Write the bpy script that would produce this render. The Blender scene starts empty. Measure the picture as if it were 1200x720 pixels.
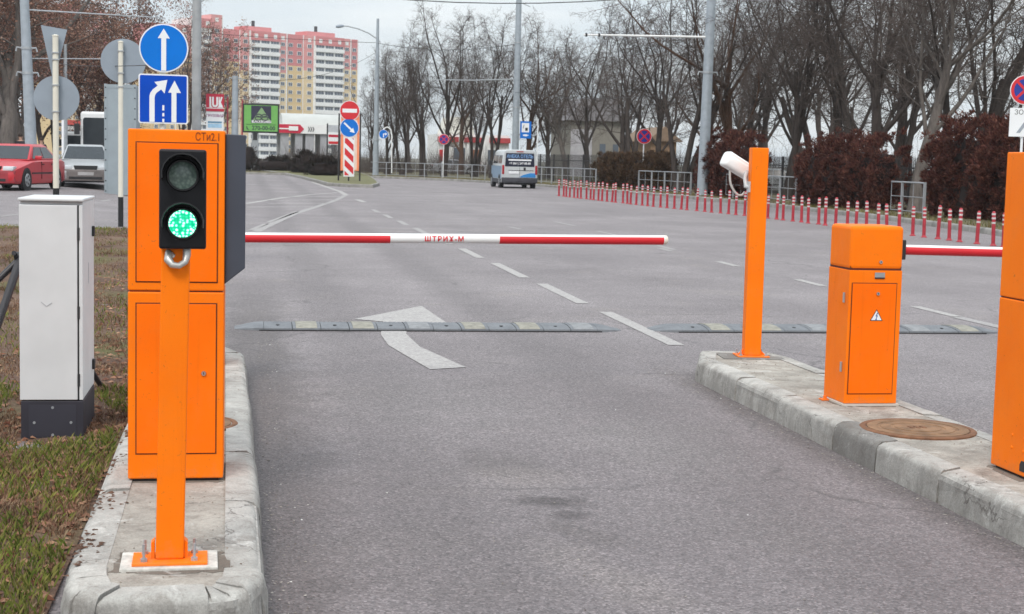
import bpy, bmesh, math, random
from mathutils import Vector, Matrix

SC = bpy.context.scene
COL = SC.collection
R = math.radians
# ------------------------------------------------------------------ camera
FOC, CAMH = 1800.0, 1.58
PITCH = math.atan(172 / FOC)
YAW = math.atan(315 * math.cos(PITCH) / FOC)
ROLL = 0.024
cam_d = bpy.data.cameras.new('camera')
cam = bpy.data.objects.new('camera', cam_d)
COL.objects.link(cam)
cam_d.sensor_width = 36.0
cam_d.lens = FOC / 1200 * 36
cam_d.clip_start = 0.1
cam_d.clip_end = 5000
CROT = Matrix.Rotation(-YAW, 3, 'Z') @ Matrix.Rotation(math.pi / 2 - PITCH, 3, 'X') @ Matrix.Rotation(ROLL, 3, 'Z')
cam.location = (0, 0, CAMH)
cam.rotation_euler = CROT.to_euler()
cam_d.dof.use_dof = True
cam_d.dof.focus_distance = 9.5
cam_d.dof.aperture_fstop = 11.0
SC.camera = cam
# ------------------------------------------------------------------ sky, sun, exposure
SUN_EL, SUN_AZ = 48.0, 205.0          # the sun stands behind the camera, veiled by cloud
world = bpy.data.worlds.new('World')
SC.world = world
world.use_nodes = True
wn, wl = world.node_tree.nodes, world.node_tree.links
wn.clear()
w_out = wn.new('ShaderNodeOutputWorld')
w_bg = wn.new('ShaderNodeBackground')
w_sky = wn.new('ShaderNodeTexSky')
w_sky.sky_type = 'NISHITA'
w_sky.sun_disc = False
w_sky.sun_elevation = R(SUN_EL)
w_sky.sun_rotation = R(SUN_AZ)
w_sky.air_density = 1.0
w_sky.dust_density = 2.0
w_geo = wn.new('ShaderNodeTexCoord')
w_sep = wn.new('ShaderNodeSeparateXYZ')
wl.new(w_geo.outputs['Generated'], w_sep.inputs[0])
def wmath(op, a, b=None):
    n = wn.new('ShaderNodeMath'); n.operation = op
    for i, v in enumerate((a, b)):
        if v is None: continue
        if isinstance(v, (int, float)): n.inputs[i].default_value = v
        else: wl.new(v, n.inputs[i])
    return n.outputs[0]
wz = wmath('MAXIMUM', w_sep.outputs[2], 0.0)
wd = wmath('ADD', wz, 0.10)
w_cmb = wn.new('ShaderNodeCombineXYZ')
wl.new(wmath('DIVIDE', w_sep.outputs[0], wd), w_cmb.inputs[0])
wl.new(wmath('DIVIDE', w_sep.outputs[1], wd), w_cmb.inputs[1])
w_noise = wn.new('ShaderNodeTexNoise')
w_noise.inputs['Scale'].default_value = 0.55
w_noise.inputs['Detail'].default_value = 6
w_noise.inputs['Roughness'].default_value = 0.55
wl.new(w_cmb.outputs[0], w_noise.inputs['Vector'])
w_ramp = wn.new('ShaderNodeValToRGB')
w_ramp.color_ramp.elements[0].position = 0.36
w_ramp.color_ramp.elements[0].color = (6.4, 7.2, 7.8, 1)
w_ramp.color_ramp.elements[1].position = 0.62
w_ramp.color_ramp.elements[1].color = (8.5, 8.9, 9.1, 1)
wl.new(w_noise.outputs['Fac'], w_ramp.inputs[0])
# an overcast sky is brighter overhead than near the horizon (CIE overcast law, softened)
w_gain = wmath('ADD', wmath('MULTIPLY', wz, 1.2), 1.0)
w_mul = wn.new('ShaderNodeVectorMath'); w_mul.operation = 'SCALE'
wl.new(w_ramp.outputs[0], w_mul.inputs[0]); wl.new(w_gain, w_mul.inputs['Scale'])
w_mix = wn.new('ShaderNodeMixRGB')
w_mix.inputs[0].default_value = 0.86
wl.new(w_sky.outputs[0], w_mix.inputs[1])
wl.new(w_mul.outputs[0], w_mix.inputs[2])
wl.new(w_mix.outputs[0], w_bg.inputs[0])
w_bg.inputs[1].default_value = 0.10
wl.new(w_bg.outputs[0], w_out.inputs[0])
sun_d = bpy.data.lights.new('sun', 'SUN')
sun_d.energy = 1.7
sun_d.angle = R(18)
sun_d.color = (1.0, 0.95, 0.88)
sun = bpy.data.objects.new('sun', sun_d)
COL.objects.link(sun)
_az = R(SUN_AZ)
_sdir = Vector((math.sin(_az) * math.cos(R(SUN_EL)), math.cos(_az) * math.cos(R(SUN_EL)), math.sin(R(SUN_EL))))
sun.rotation_euler = _sdir.to_track_quat('Z', 'Y').to_euler()
sun.location = (0, 0, 30)
SC.view_settings.view_transform = 'Standard'
SC.view_settings.look = 'None'
SC.view_settings.exposure = 0.10
SC.view_settings.gamma = 1.0
SC.view_settings.use_curve_mapping = False
SC.render.engine = 'CYCLES'
SC.cycles.max_bounces = 6
SC.cycles.diffuse_bounces = 3
SC.cycles.transparent_max_bounces = 8
SC.cycles.use_denoising = True

# ------------------------------------------------------------------ places: lines of sight measured on site
def smooth(t):
    t = min(1.0, max(0.0, t)); return t * t * (3 - 2 * t)
def zg(x, y):
    """height of the ground: the side road on the left climbs a little"""
    return smooth((-2.2 - x) / 4.0) * (0.30 * smooth((y - 30) / 20) + 0.15 * smooth((y - 54) / 9))
def ray(u, v):
    return CROT @ Vector(((u - 600) / FOC, (360 - v) / FOC, -1.0))
def G(u, v, z=0.0):
    d = ray(u, v); t = (z - CAMH) / d.z
    return Vector((d.x * t, d.y * t, z))
def GG(u, v):
    p = G(u, v)
    for _ in range(12): p = G(u, v, zg(p.x, p.y))
    return p
def at(u, v, Y):
    d = ray(u, v); t = Y / d.y
    return Vector((d.x * t, Y, CAMH + d.z * t))
def YX(u, X, v=190):
    d = ray(u, v); return X * d.y / d.x
def mpp(Y, u=600):
    """metres to a picture unit at depth Y"""
    a, b = at(u - .5, 190, Y), at(u + .5, 190, Y)
    return (b - a).length

# ------------------------------------------------------------------ mesh helpers
class MB:
    def __init__(s): s.v = []; s.f = []; s.m = []; s.mi = 0
    def add(s, vs, fs):
        o = len(s.v); s.v.extend([tuple(p) for p in vs])
        for f in fs: s.f.append(tuple(i + o for i in f)); s.m.append(s.mi)
        return s
    def box(s, x0, x1, y0, y1, z0, z1):
        return s.add([(x0,y0,z0),(x1,y0,z0),(x1,y1,z0),(x0,y1,z0),(x0,y0,z1),(x1,y0,z1),(x1,y1,z1),(x0,y1,z1)],
                     [(0,3,2,1),(4,5,6,7),(0,1,5,4),(1,2,6,5),(2,3,7,6),(3,0,4,7)])
    def tube(s, pts, rad, n=8, cap=True):
        pts = [Vector(p) for p in pts]
        if not isinstance(rad, (list, tuple)): rad = [rad] * len(pts)
        o = len(s.v); up = None; m = len(pts)
        for i, p in enumerate(pts):
            d = (pts[min(i+1, m-1)] - pts[max(i-1, 0)])
            d = d.normalized() if d.length > 1e-9 else Vector((0,0,1))
            if up is None:
                up = Vector((1,0,0)) if abs(d.x) < .8 else Vector((0,1,0))
            a = (up - d * up.dot(d)).normalized(); b = d.cross(a); up = a
            for k in range(n):
                t = 2 * math.pi * (k + .5) / n
                q = p + (a * math.cos(t) + b * math.sin(t)) * rad[i]
                s.v.append((q.x, q.y, q.z))
        for i in range(m-1):
            for k in range(n):
                k2 = (k+1) % n
                s.f.append((o+i*n+k, o+i*n+k2, o+(i+1)*n+k2, o+(i+1)*n+k)); s.m.append(s.mi)
        if cap:
            s.f.append(tuple(o + k for k in reversed(range(n)))); s.m.append(s.mi)
            s.f.append(tuple(o + (m-1)*n + k for k in range(n))); s.m.append(s.mi)
        return s
    def cyl(s, p0, p1, r0, r1=None, n=16):
        return s.tube([p0, p1], [r0, r0 if r1 is None else r1], n)
    def prism(s, poly, d0, d1, plane='xz'):
        """polygon poly (a,b) pushed from d0 to d1 along the remaining axis"""
        k = len(poly)
        def P(a, b, d):
            return (a, d, b) if plane == 'xz' else ((a, b, d) if plane == 'xy' else (d, a, b))
        vs = [P(a, b, d0) for a, b in poly] + [P(a, b, d1) for a, b in poly]
        fs = [tuple(range(k)), tuple(reversed(range(k, 2*k)))]
        for i in range(k): j = (i+1) % k; fs.append((i, i+k, j+k, j))
        return s.add(vs, fs)
    def loft(s, rings, cap=True):
        n = len(rings[0]); o = len(s.v)
        for r in rings: s.v.extend([tuple(p) for p in r])
        for i in range(len(rings)-1):
            for k in range(n):
                k2 = (k+1) % n
                s.f.append((o+i*n+k, o+i*n+k2, o+(i+1)*n+k2, o+(i+1)*n+k)); s.m.append(s.mi)
        if cap:
            s.f.append(tuple(o+k for k in reversed(range(n)))); s.m.append(s.mi)
            s.f.append(tuple(o+(len(rings)-1)*n+k for k in range(n))); s.m.append(s.mi)
        return s
    def lathe(s, prof, cx=0, cy=0, n=24):
        """profile of (radius, z)"""
        o = len(s.v); m = len(prof)
        for r, z in prof:
            for k in range(n):
                t = 2*math.pi*k/n; s.v.append((cx + r*math.cos(t), cy + r*math.sin(t), z))
        for i in range(m-1):
            for k in range(n):
                k2 = (k+1) % n
                s.f.append((o+i*n+k, o+i*n+k2, o+(i+1)*n+k2, o+(i+1)*n+k)); s.m.append(s.mi)
        s.f.append(tuple(o+k for k in reversed(range(n)))); s.m.append(s.mi)
        s.f.append(tuple(o+(m-1)*n+k for k in range(n))); s.m.append(s.mi)
        return s
    def mesh(s, name, mats, bevel=0, smooth_angle=None, fix=True, seg=2):
        me = bpy.data.meshes.new(name)
        me.from_pydata(s.v, [], s.f)
        if not isinstance(mats, (list, tuple)): mats = [mats]
        for m in mats: me.materials.append(m)
        if len(mats) > 1: me.polygons.foreach_set('material_index', s.m)
        if fix or bevel:
            bm = bmesh.new(); bm.from_mesh(me)
            if fix: bmesh.ops.recalc_face_normals(bm, faces=bm.faces)
            if bevel:
                es = [e for e in bm.edges if len(e.link_faces) == 2 and e.calc_face_angle(0) > .5]
                bmesh.ops.bevel(bm, geom=es, offset=bevel, segments=seg, profile=.5, affect='EDGES', clamp_overlap=True)
            bm.to_mesh(me); bm.free()
        if smooth_angle is not None:
            me.polygons.foreach_set('use_smooth', [True] * len(me.polygons))
            me.set_sharp_from_angle(angle=R(smooth_angle))
        me.update()
        return me
def link(name, me, parent=None, loc=None, rot=None):
    o = bpy.data.objects.new(name, me); COL.objects.link(o)
    if parent is not None: o.parent = parent
    if loc is not None: o.location = loc
    if rot is not None: o.rotation_euler = rot
    return o
def part(name, mb, mat, parent, bevel=0, sm=None, loc=None, rot=None, label=None, seg=2):
    o = link(name, mb.mesh(name, mat, bevel, sm, seg=seg), parent, loc, rot)
    if label: o['label'] = label
    return o
def tag(o, label, cat, group=None):
    o['label'] = label; o['category'] = cat
    if group: o['group'] = group
    return o
def thing(name, label, cat, loc=(0,0,0), rz=0, group=None):
    o = link(name, None, None, loc, (0,0,rz)); o.empty_display_size = .1
    return tag(o, label, cat, group)
def struct(o): o['kind'] = 'structure'; return o
def dup(root, loc, rz, label, group=None, sc=1.0):
    r = root.copy(); COL.objects.link(r); r.location = loc; r.rotation_euler = (0,0,rz); r.scale = (sc, sc, sc) if isinstance(sc, (int, float)) else sc
    r['label'] = label
    if group: r['group'] = group
    for ch in list(root.children):
        c = ch.copy(); COL.objects.link(c); c.parent = r
        for g in list(ch.children):
            d = g.copy(); COL.objects.link(d); d.parent = c
    return r
ORD = ['first','second','third','fourth','fifth','sixth','seventh','eighth','ninth','tenth','eleventh','twelfth','thirteenth','fourteenth','fifteenth','sixteenth','seventeenth','eighteenth','nineteenth','twentieth']
def ordinal(i):
    """1-based, in words"""
    if i <= 20: return ORD[i-1]
    t, u = divmod(i, 10)
    tens = {2:'twent', 3:'thirt', 4:'fort', 5:'fift', 6:'sixt', 7:'sevent'}[t]
    return tens + 'ieth' if u == 0 else tens + 'y-' + ORD[u-1]

# ------------------------------------------------------------------ materials
def lin(c):
    return tuple((x/12.92 if x <= .04045 else ((x+.055)/1.055)**2.4) for x in (v/255 for v in c))
MATS = {}
class NT:
    def __init__(s, name):
        s.m = bpy.data.materials.new(name); s.m.use_nodes = True
        s.n, s.l = s.m.node_tree.nodes, s.m.node_tree.links
        s.b = s.n['Principled BSDF']
    def new(s, t, **kw):
        n = s.n.new(t)
        for k, v in kw.items():
            if k in n.inputs: n.inputs[k].default_value = v
            else: setattr(n, k, v)
        return n
    def obj(s): return s.new('ShaderNodeTexCoord').outputs['Object']
    def pos(s): return s.new('ShaderNodeNewGeometry').outputs['Position']
    def noise(s, vec, scale, detail=4, rough=.55, dist=0):
        n = s.new('ShaderNodeTexNoise'); n.inputs['Scale'].default_value = scale; n.inputs['Detail'].default_value = detail
        n.inputs['Roughness'].default_value = rough; n.inputs['Distortion'].default_value = dist
        s.l.new(vec, n.inputs['Vector']); return n.outputs['Fac']
    def ramp(s, fac, stops):
        r = s.new('ShaderNodeValToRGB'); e = r.color_ramp.elements
        while len(e) < len(stops): e.new(.5)
        for el, (p, c) in zip(e, stops):
            el.position = p; el.color = (c, c, c, 1) if isinstance(c, (int, float)) else (*c, 1)
        s.l.new(fac, r.inputs[0]); return r.outputs[0]
    def mix(s, fac, a, b, mode='MIX'):
        n = s.new('ShaderNodeMixRGB', blend_type=mode)
        for i, v in ((0, fac), (1, a), (2, b)):
            if isinstance(v, (int, float)): n.inputs[i].default_value = v if i == 0 else (v, v, v, 1)
            elif isinstance(v, (tuple, list)): n.inputs[i].default_value = (*v[:3], 1)
            else: s.l.new(v, n.inputs[i])
        return n.outputs[0]
    def math(s, op, a, b=0.0):
        n = s.new('ShaderNodeMath', operation=op)
        for i, v in ((0, a), (1, b)):
            if isinstance(v, (int, float)): n.inputs[i].default_value = v
            else: s.l.new(v, n.inputs[i])
        return n.outputs[0]
    def bump(s, h, strength=.3, dist=.01):
        n = s.new('ShaderNodeBump'); n.inputs['Strength'].default_value = strength; n.inputs['Distance'].default_value = dist
        s.l.new(h, n.inputs['Height']); s.l.new(n.outputs[0], s.b.inputs['Normal'])
    def col(s, c):
        if isinstance(c, (tuple, list)): s.b.inputs['Base Color'].default_value = (*c[:3], 1)
        else: s.l.new(c, s.b.inputs['Base Color'])
    def set(s, rough=.6, metal=0.0, spec=.5):
        s.b.inputs['Roughness'].default_value = rough; s.b.inputs['Metallic'].default_value = metal
        s.b.inputs['Specular IOR Level'].default_value = spec
        return s
def mat(name, c, rough=.55, metal=0.0, var=.12, scale=3.0, bump=0.0, bscale=60, spec=.5, fine=0.0):
    """painted or plain surface: base colour with slow and fine variation and a little relief"""
    if name in MATS: return MATS[name]
    t = NT(name).set(rough, metal, spec)
    v = t.obj()
    n = t.noise(v, scale, 5)
    c0 = tuple(max(0, x*(1-var)) for x in c); c1 = tuple(min(1, x*(1+var)) for x in c)
    cc = t.mix(t.ramp(n, [(.3, 0.0), (.7, 1.0)]), c0, c1)
    if fine:
        f = t.noise(v, bscale, 3)
        cc = t.mix(fine, cc, t.mix(t.ramp(f, [(.35, 0.0), (.65, 1.0)]), tuple(x*.6 for x in c), tuple(min(1, x*1.3) for x in c)))
    t.col(cc)
    if bump:
        t.bump(t.noise(v, bscale, 3), bump, .004)
    MATS[name] = t.m
    return t.m
def emit(name, c, strength):
    t = NT(name); t.col((0.02, 0.02, 0.02))
    t.b.inputs['Emission Color'].default_value = (*c, 1); t.b.inputs['Emission Strength'].default_value = strength
    MATS[name] = t.m; return t.m

# painted metal in the parking equipment's orange, faded and dusty lower down
def orange_mat(name, ca, cb):
    t = NT(name).set(.40, 0, .13)
    v = t.obj()
    n = t.ramp(t.noise(v, 2.2, 5), [(.3, 0.0), (.7, 1.0)])
    cc = t.mix(n, ca, cb)
    dust = t.ramp(t.noise(v, 7, 6, .75), [(.50, 0.0), (.78, 1.0)])
    cc = t.mix(t.math('MULTIPLY', dust, .16), cc, (.62, .22, .07))
    mp = t.new('ShaderNodeMapping'); mp.inputs['Scale'].default_value = (34, 34, 1.1); t.l.new(v, mp.inputs[0])
    run = t.ramp(t.noise(mp.outputs[0], 1.0, 4, .6), [(.58, 0.0), (.74, 1.0)])      # rain runs
    cc = t.mix(t.math('MULTIPLY', run, .16), cc, (.55, .10, .01))
    sz = t.new('ShaderNodeSeparateXYZ'); t.l.new(v, sz.inputs[0])
    spl = t.math('ADD', t.math('MULTIPLY', sz.outputs[2], 4.5), t.math('MULTIPLY', t.noise(v, 16, 6, .75), 1.5))
    cc = t.mix(t.ramp(spl, [(.45, .5), (1.1, 0.0)]), cc, (.42, .22, .12))          # splashed road dirt at the foot
    scr = t.ramp(t.noise(v, 55, 2, .5, 1.5), [(.70, 0.0), (.74, 1.0)])
    cc = t.mix(t.math('MULTIPLY', scr, .5), cc, (.28, .10, .04))
    t.col(cc)
    rr = t.ramp(t.noise(v, 5, 5, .7), [(.3, .38), (.7, .60)])
    t.l.new(rr, t.b.inputs['Roughness'])
    t.bump(t.math('ADD', t.noise(v, 240, 2), t.math('MULTIPLY', t.noise(v, 3, 2), 3.0)), .06, .003)
    return t.m
M_OR = orange_mat('orange_paint', (.88, .168, .003), (.95, .205, .005))
M_ORL = orange_mat('orange_door_paint', (.90, .142, .001), (.98, .172, .002))
M_GAP = mat('door_gap', (.10, .018, .004), .8, var=.1)
M_STEEL = mat('galvanised_steel', (.42, .44, .46), .45, .6, .15, 8)
M_CHROME = mat('lock_chrome', (.65, .65, .66), .25, 1.0, .05)
M_BLACK = mat('black_plastic', (.012, .012, .014), .45, var=.2)
M_DGREY = mat('dark_blue_grey_panel', (.045, .052, .072), .5, var=.12, scale=4)
M_WHITE = mat('white_paint', (.78, .78, .77), .45, var=.04)
M_RED = mat('red_paint', (.62, .018, .028), .4, var=.08)
M_POLE = mat('pole_grey_paint', (.34, .38, .42), .5, .25, .12, 4)
M_CREAM = mat('cream_pole_paint', (.70, .67, .58), .5, var=.06)
M_BLUE = mat('sign_blue', (.006, .16, .60), .45, var=.05, spec=.2)
M_SIGNW = mat('sign_white', (.80, .81, .83), .4, var=.03)
M_SIGNBACK = mat('sign_back_grey', (.28, .325, .38), .5, .2, .06, 3)
M_RUST = mat('rusty_iron', (.20, .095, .05), .85, .2, .35, 14, .5, 90)
M_TYRE = mat('tyre_rubber', (.018, .018, .019), .85, var=.2)
M_RIM = mat('wheel_rim', (.42, .43, .44), .35, .7, .1)
M_GLASS = mat('car_glass', (.018, .024, .030), .10, 0, .15, 2, spec=.5)
M_DARK = mat('dark_trim', (.02, .02, .022), .6, var=.2)
# ================================================================== THE SETTING
SPOTS = [((640, 588), .22, .15, -.2, .9, (.055, .047, .046)), ((665, 604), .10, .10, .2, .8, (.06, .05, .05)), ((600, 545), .30, .5, .3, .6, (.12, .105, .102)), ((680, 625), .12, .45, .5, .55, (.12, .105, .10)),
         ((720, 680), .22, .8, .25, .30, (.34, .30, .275)), ((610, 560), .4, .35, .4, .28, (.34, .30, .275)), ((760, 520), .6, 1.2, 0, .2, (.34, .32, .31)),
         ((430, 640), .8, .5, .2, .35, (.16, .145, .14)), ((500, 470), .9, 1.6, .1, .3, (.17, .16, .157)), ((900, 620), .5, .6, .3, .3, (.17, .155, .15)), ((560, 690), .5, .3, .1, .3, (.16, .14, .135))]
def asphalt_mat():
    t = NT('worn_asphalt').set(.66, 0, .50)
    v = t.obj()
    big = t.ramp(t.noise(v, .30, 7, .66), [(.34, 0.0), (.66, 1.0)])
    cc = t.mix(big, (.182, .159, .163), (.278, .247, .251))
    st = t.new('ShaderNodeMapping'); st.inputs['Scale'].default_value = (1.3, .16, 1); t.l.new(v, st.inputs[0])
    lanes = t.ramp(t.noise(st.outputs[0], .9, 4, .6), [(.38, 0.0), (.66, 1.0)])
    cc = t.mix(t.math('MULTIPLY', lanes, .32), cc, (.150, .130, .132))
    dust = t.ramp(t.noise(v, .8, 7, .7, .6), [(.55, 0.0), (.80, 1.0)])
    cc = t.mix(t.math('MULTIPLY', dust, .45), cc, (.30, .262, .228))
    oil = t.ramp(t.noise(v, 1.7, 6, .65, .4), [(.64, 0.0), (.72, 1.0)])
    cc = t.mix(t.math('MULTIPLY', oil, .40), cc, (.085, .078, .076))
    # dirt swept against the left kerb, oil and dust spots on the lane
    sx = t.new('ShaderNodeSeparateXYZ'); t.l.new(v, sx.inputs[0])
    nd = t.noise(v, 2.2, 6, .7)
    def band(x0, w, amp):
        d = t.math('ABSOLUTE', t.math('SUBTRACT', sx.outputs[0], x0))
        return t.ramp(t.math('ADD', t.math('DIVIDE', d, w), t.math('MULTIPLY', t.math('SUBTRACT', nd, .5), 1.6)), [(.35, amp), (1.0, 0.0)])
    near = t.ramp(t.math('DIVIDE', sx.outputs[1], 40.0), [(.36, 1.0), (.5, 0.0)])
    cc = t.mix(t.math('MULTIPLY', near, band(.08, .45, .70)), cc, (.090, .077, .074))
    near2 = t.ramp(t.math('DIVIDE', sx.outputs[1], 40.0), [(.26, 1.0), (.30, 0.0)])
    cc = t.mix(t.math('MULTIPLY', near2, band(3.22, .20, .6)), cc, (.11, .09, .085))
    for xw in (.85, 2.45):      # tyre tracks
        cc = t.mix(band(xw, .42, .44), cc, (.135, .118, .120))
    def spot(x, y, rx, ry, ang, amp, c):
        nonlocal cc
        m = t.new('ShaderNodeMapping', vector_type='TEXTURE'); m.inputs['Location'].default_value = (x, y, 0); m.inputs['Rotation'].default_value = (0, 0, ang); m.inputs['Scale'].default_value = (rx, ry, 1)
        t.l.new(v, m.inputs[0])
        ln = t.new('ShaderNodeVectorMath', operation='LENGTH'); t.l.new(m.outputs[0], ln.inputs[0])
        f = t.ramp(t.math('ADD', ln.outputs['Value'], t.math('MULTIPLY', t.math('SUBTRACT', nd, .5), 2.2)), [(.25, amp), (1.0, 0.0)])
        cc = t.mix(f, cc, c)
    for uv, rx, ry, an, am, c in SPOTS: 
        q = G(*uv); spot(q.x, q.y, rx, ry, an, am, c)
    near_dark = t.ramp(t.math('ADD', t.math('DIVIDE', sx.outputs[1], 40.0), t.math('MULTIPLY', t.math('SUBTRACT', nd, .5), .18)), [(.12, .42), (.42, 0.0)])
    cc = t.mix(near_dark, cc, (.105, .088, .092))      # darker towards the camera, with a ragged edge
    # aggregate
    vo = t.new('ShaderNodeTexVoronoi'); vo.inputs['Scale'].default_value = 105; t.l.new(v, vo.inputs['Vector'])
    hs = t.new('ShaderNodeSeparateColor'); t.l.new(vo.outputs['Color'], hs.inputs[0])
    ag = t.ramp(hs.outputs[0], [(.0, .52), (.45, .93), (.8, 1.09), (.97, 1.60)])
    cc = t.mix(1.0, cc, ag, 'MULTIPLY')
    fine = t.ramp(t.noise(v, 26, 7, .8), [(.3, .80), (.7, 1.18)])
    cc = t.mix(1.0, cc, fine, 'MULTIPLY')
    pit = t.ramp(t.noise(v, 11, 4, .6), [(.25, .87), (.42, 1.0)])
    cc = t.mix(1.0, cc, pit, 'MULTIPLY')
    vp = t.new('ShaderNodeTexVoronoi'); vp.inputs['Scale'].default_value = 7.5; t.l.new(v, vp.inputs['Vector'])
    ps = t.new('ShaderNodeSeparateColor'); t.l.new(vp.outputs['Color'], ps.inputs[0])
    pits = t.math('MULTIPLY', t.ramp(t.math('ADD', vp.outputs['Distance'], t.math('MULTIPLY', t.noise(v, 40, 3), .14)), [(.10, 1.0), (.22, 0.0)]), t.ramp(ps.outputs[1], [(.60, 0.0), (.64, 1.0)]))
    cc = t.mix(t.math('MULTIPLY', pits, .55), cc, (.07, .06, .062))
    # hairline cracks
    cr = t.new('ShaderNodeTexVoronoi', feature='DISTANCE_TO_EDGE'); cr.inputs['Scale'].default_value = .23
    wv = t.new('ShaderNodeVectorMath', operation='ADD')
    nz = t.new('ShaderNodeTexNoise'); nz.inputs['Scale'].default_value = 1.1; nz.inputs['Detail'].default_value = 8
    t.l.new(v, nz.inputs['Vector']); t.l.new(v, wv.inputs[0]); t.l.new(nz.outputs['Color'], wv.inputs[1]); t.l.new(wv.outputs[0], cr.inputs['Vector'])
    crk = t.ramp(cr.outputs['Distance'], [(.0, 1.0), (.0050, 0.0)])
    brk = t.ramp(t.noise(v, .6, 3), [(.47, 0.0), (.56, 1.0)])
    cc = t.mix(t.math('MULTIPLY', t.math('MULTIPLY', crk, brk), .6), cc, (.05, .045, .045))
    t.col(cc)
    t.bump(t.math('ADD', t.noise(v, 70, 4, .7), t.math('MULTIPLY', vo.outputs['Distance'], 1.5)), .5, .006)
    return t.m
M_ASPH = asphalt_mat()
def paint_mat(name, c, wear):
    t = NT(name).set(.75, 0, .3)
    v = t.obj()
    n = t.ramp(t.noise(v, 30, 7, .85), [(wear - .12, 0.0), (wear + .10, 1.0)])
    cr = t.ramp(t.noise(v, 7, 7, .78), [(.44, 0.0), (.66, 1.0)])
    w = t.math('MAXIMUM', t.math('SUBTRACT', 1.0, n), t.math('MULTIPLY', cr, .72))
    cc = t.mix(w, c, (.22, .198, .203))
    t.col(cc); t.bump(t.noise(v, 70, 4, .7), .4, .004)
    return t.m
M_LINE = paint_mat('road_paint', (.46, .445, .425), .48)
M_LINEF = paint_mat('road_paint_faded', (.40, .388, .375), .50)
def soil_mat():
    t = NT('verge_soil').set(.95, 0, .2)
    v = t.obj()
    n = t.ramp(t.noise(v, 1.1, 6, .65), [(.3, 0.0), (.7, 1.0)])
    cc = t.mix(n, (.085, .050, .038), (.23, .150, .110))
    g = t.ramp(t.noise(v, .55, 5, .6), [(.50, 0.0), (.66, 1.0)])
    cc = t.mix(t.math('MULTIPLY', g, .7), cc, (.10, .115, .035))
    f = t.ramp(t.noise(v, 26, 5, .75), [(.3, .55), (.7, 1.35)])
    cc = t.mix(1.0, cc, f, 'MULTIPLY')
    t.col(cc); t.bump(t.noise(v, 22, 6, .75), .9, .03)
    return t.m
M_SOIL = soil_mat()
def concrete_mat(name, c, dark=.5, seedoff=0):
    t = NT(name).set(.9, 0, .25)
    v = t.pos()
    n = t.ramp(t.noise(v, 2.6, 7, .72), [(.28, 0.0), (.72, 1.0)])
    cc = t.mix(n, tuple(x * .58 for x in c), tuple(min(.9, x * 1.14) for x in c))
    st = t.ramp(t.noise(v, 5.5, 7, .78, .8), [(.47, 0.0), (.70, 1.0)])
    cc = t.mix(t.math('MULTIPLY', st, dark), cc, (.15, .125, .105))
    wh = t.ramp(t.noise(v, 4.1, 6, .75, 1.2), [(.57, 0.0), (.68, 1.0)])
    cc = t.mix(t.math('MULTIPLY', wh, .65), cc, (.66, .65, .62))
    mp = t.new('ShaderNodeMapping'); mp.inputs['Scale'].default_value = (11, 11, 1.6); t.l.new(v, mp.inputs[0])
    g = t.new('ShaderNodeNewGeometry'); gs = t.new('ShaderNodeSeparateXYZ'); t.l.new(g.outputs['Normal'], gs.inputs[0])
    side = t.ramp(t.math('ABSOLUTE', gs.outputs[2]), [(.35, 1.0), (.8, 0.0)])
    gr = t.ramp(t.noise(mp.outputs[0], 1.0, 6, .7), [(.34, .25), (.68, 1.0)])
    cc = t.mix(t.math('MULTIPLY', t.math('MULTIPLY', side, gr), .72), cc, (.175, .165, .155))     # road splash on the upright faces
    cr = t.new('ShaderNodeTexVoronoi', feature='DISTANCE_TO_EDGE'); cr.inputs['Scale'].default_value = 1.3
    nz = t.new('ShaderNodeTexNoise'); nz.inputs['Scale'].default_value = 3.0; nz.inputs['Detail'].default_value = 8; t.l.new(v, nz.inputs['Vector'])
    wv = t.new('ShaderNodeVectorMath', operation='ADD'); t.l.new(v, wv.inputs[0]); t.l.new(nz.outputs['Color'], wv.inputs[1]); t.l.new(wv.outputs[0], cr.inputs['Vector'])
    ck = t.math('MULTIPLY', t.ramp(cr.outputs['Distance'], [(.0, 1.0), (.012, 0.0)]), t.ramp(t.noise(v, 1.7, 3), [(.50, 0.0), (.58, 1.0)]))
    cc = t.mix(t.math('MULTIPLY', ck, .7), cc, (.07, .06, .055))
    f = t.ramp(t.noise(v, 120, 4, .8), [(.3, .76), (.7, 1.18)])
    cc = t.mix(1.0, cc, f, 'MULTIPLY')
    t.col(cc); t.bump(t.math('ADD', t.noise(v, 45, 6, .75), t.math('MULTIPLY', t.noise(v, 9, 4), 1.5)), .5, .010)
    return t.m
M_CONC = concrete_mat('kerb_concrete', (.49, .475, .445), .66)
M_CONCD = concrete_mat('damp_patched_concrete', (.27, .26, .245), .7)
M_SLAB = concrete_mat('island_screed', (.43, .40, .355), .72)
M_FARK = mat('old_kerb_stone', (.24, .23, .215), .9, var=.3, scale=2.5)

def sheet(name, xs, ys, zf, m, parent=None, keep=None):
    mb = MB(); nx = len(xs)
    vs = [(x, y, zf(x, y)) for y in ys for x in xs]; fs = []
    for j in range(len(ys)-1):
        for i in range(nx-1):
            if keep is None or keep(.5*(xs[i]+xs[i+1]), .5*(ys[j]+ys[j+1])):
                fs.append((j*nx+i, j*nx+i+1, (j+1)*nx+i+1, (j+1)*nx+i))
    mb.add(vs, fs)
    return link(name, mb.mesh(name, m, smooth_angle=180, fix=False), parent)
def frange(a, b, n): return [a + (b-a)*i/n for i in range(n+1)]

ground = struct(link('ground', MB().add([(-2500,-300,-.06),(2500,-300,-.06),(2500,3500,-.06),(-2500,3500,-.06)], [(0,1,2,3)]).mesh('ground', mat('far_ground', (.12, .11, .075), .95, var=.3, scale=.05)), None))
road = struct(sheet('road', frange(-90, 26, 116), frange(-14, 190, 102), zg, M_ASPH))

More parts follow.
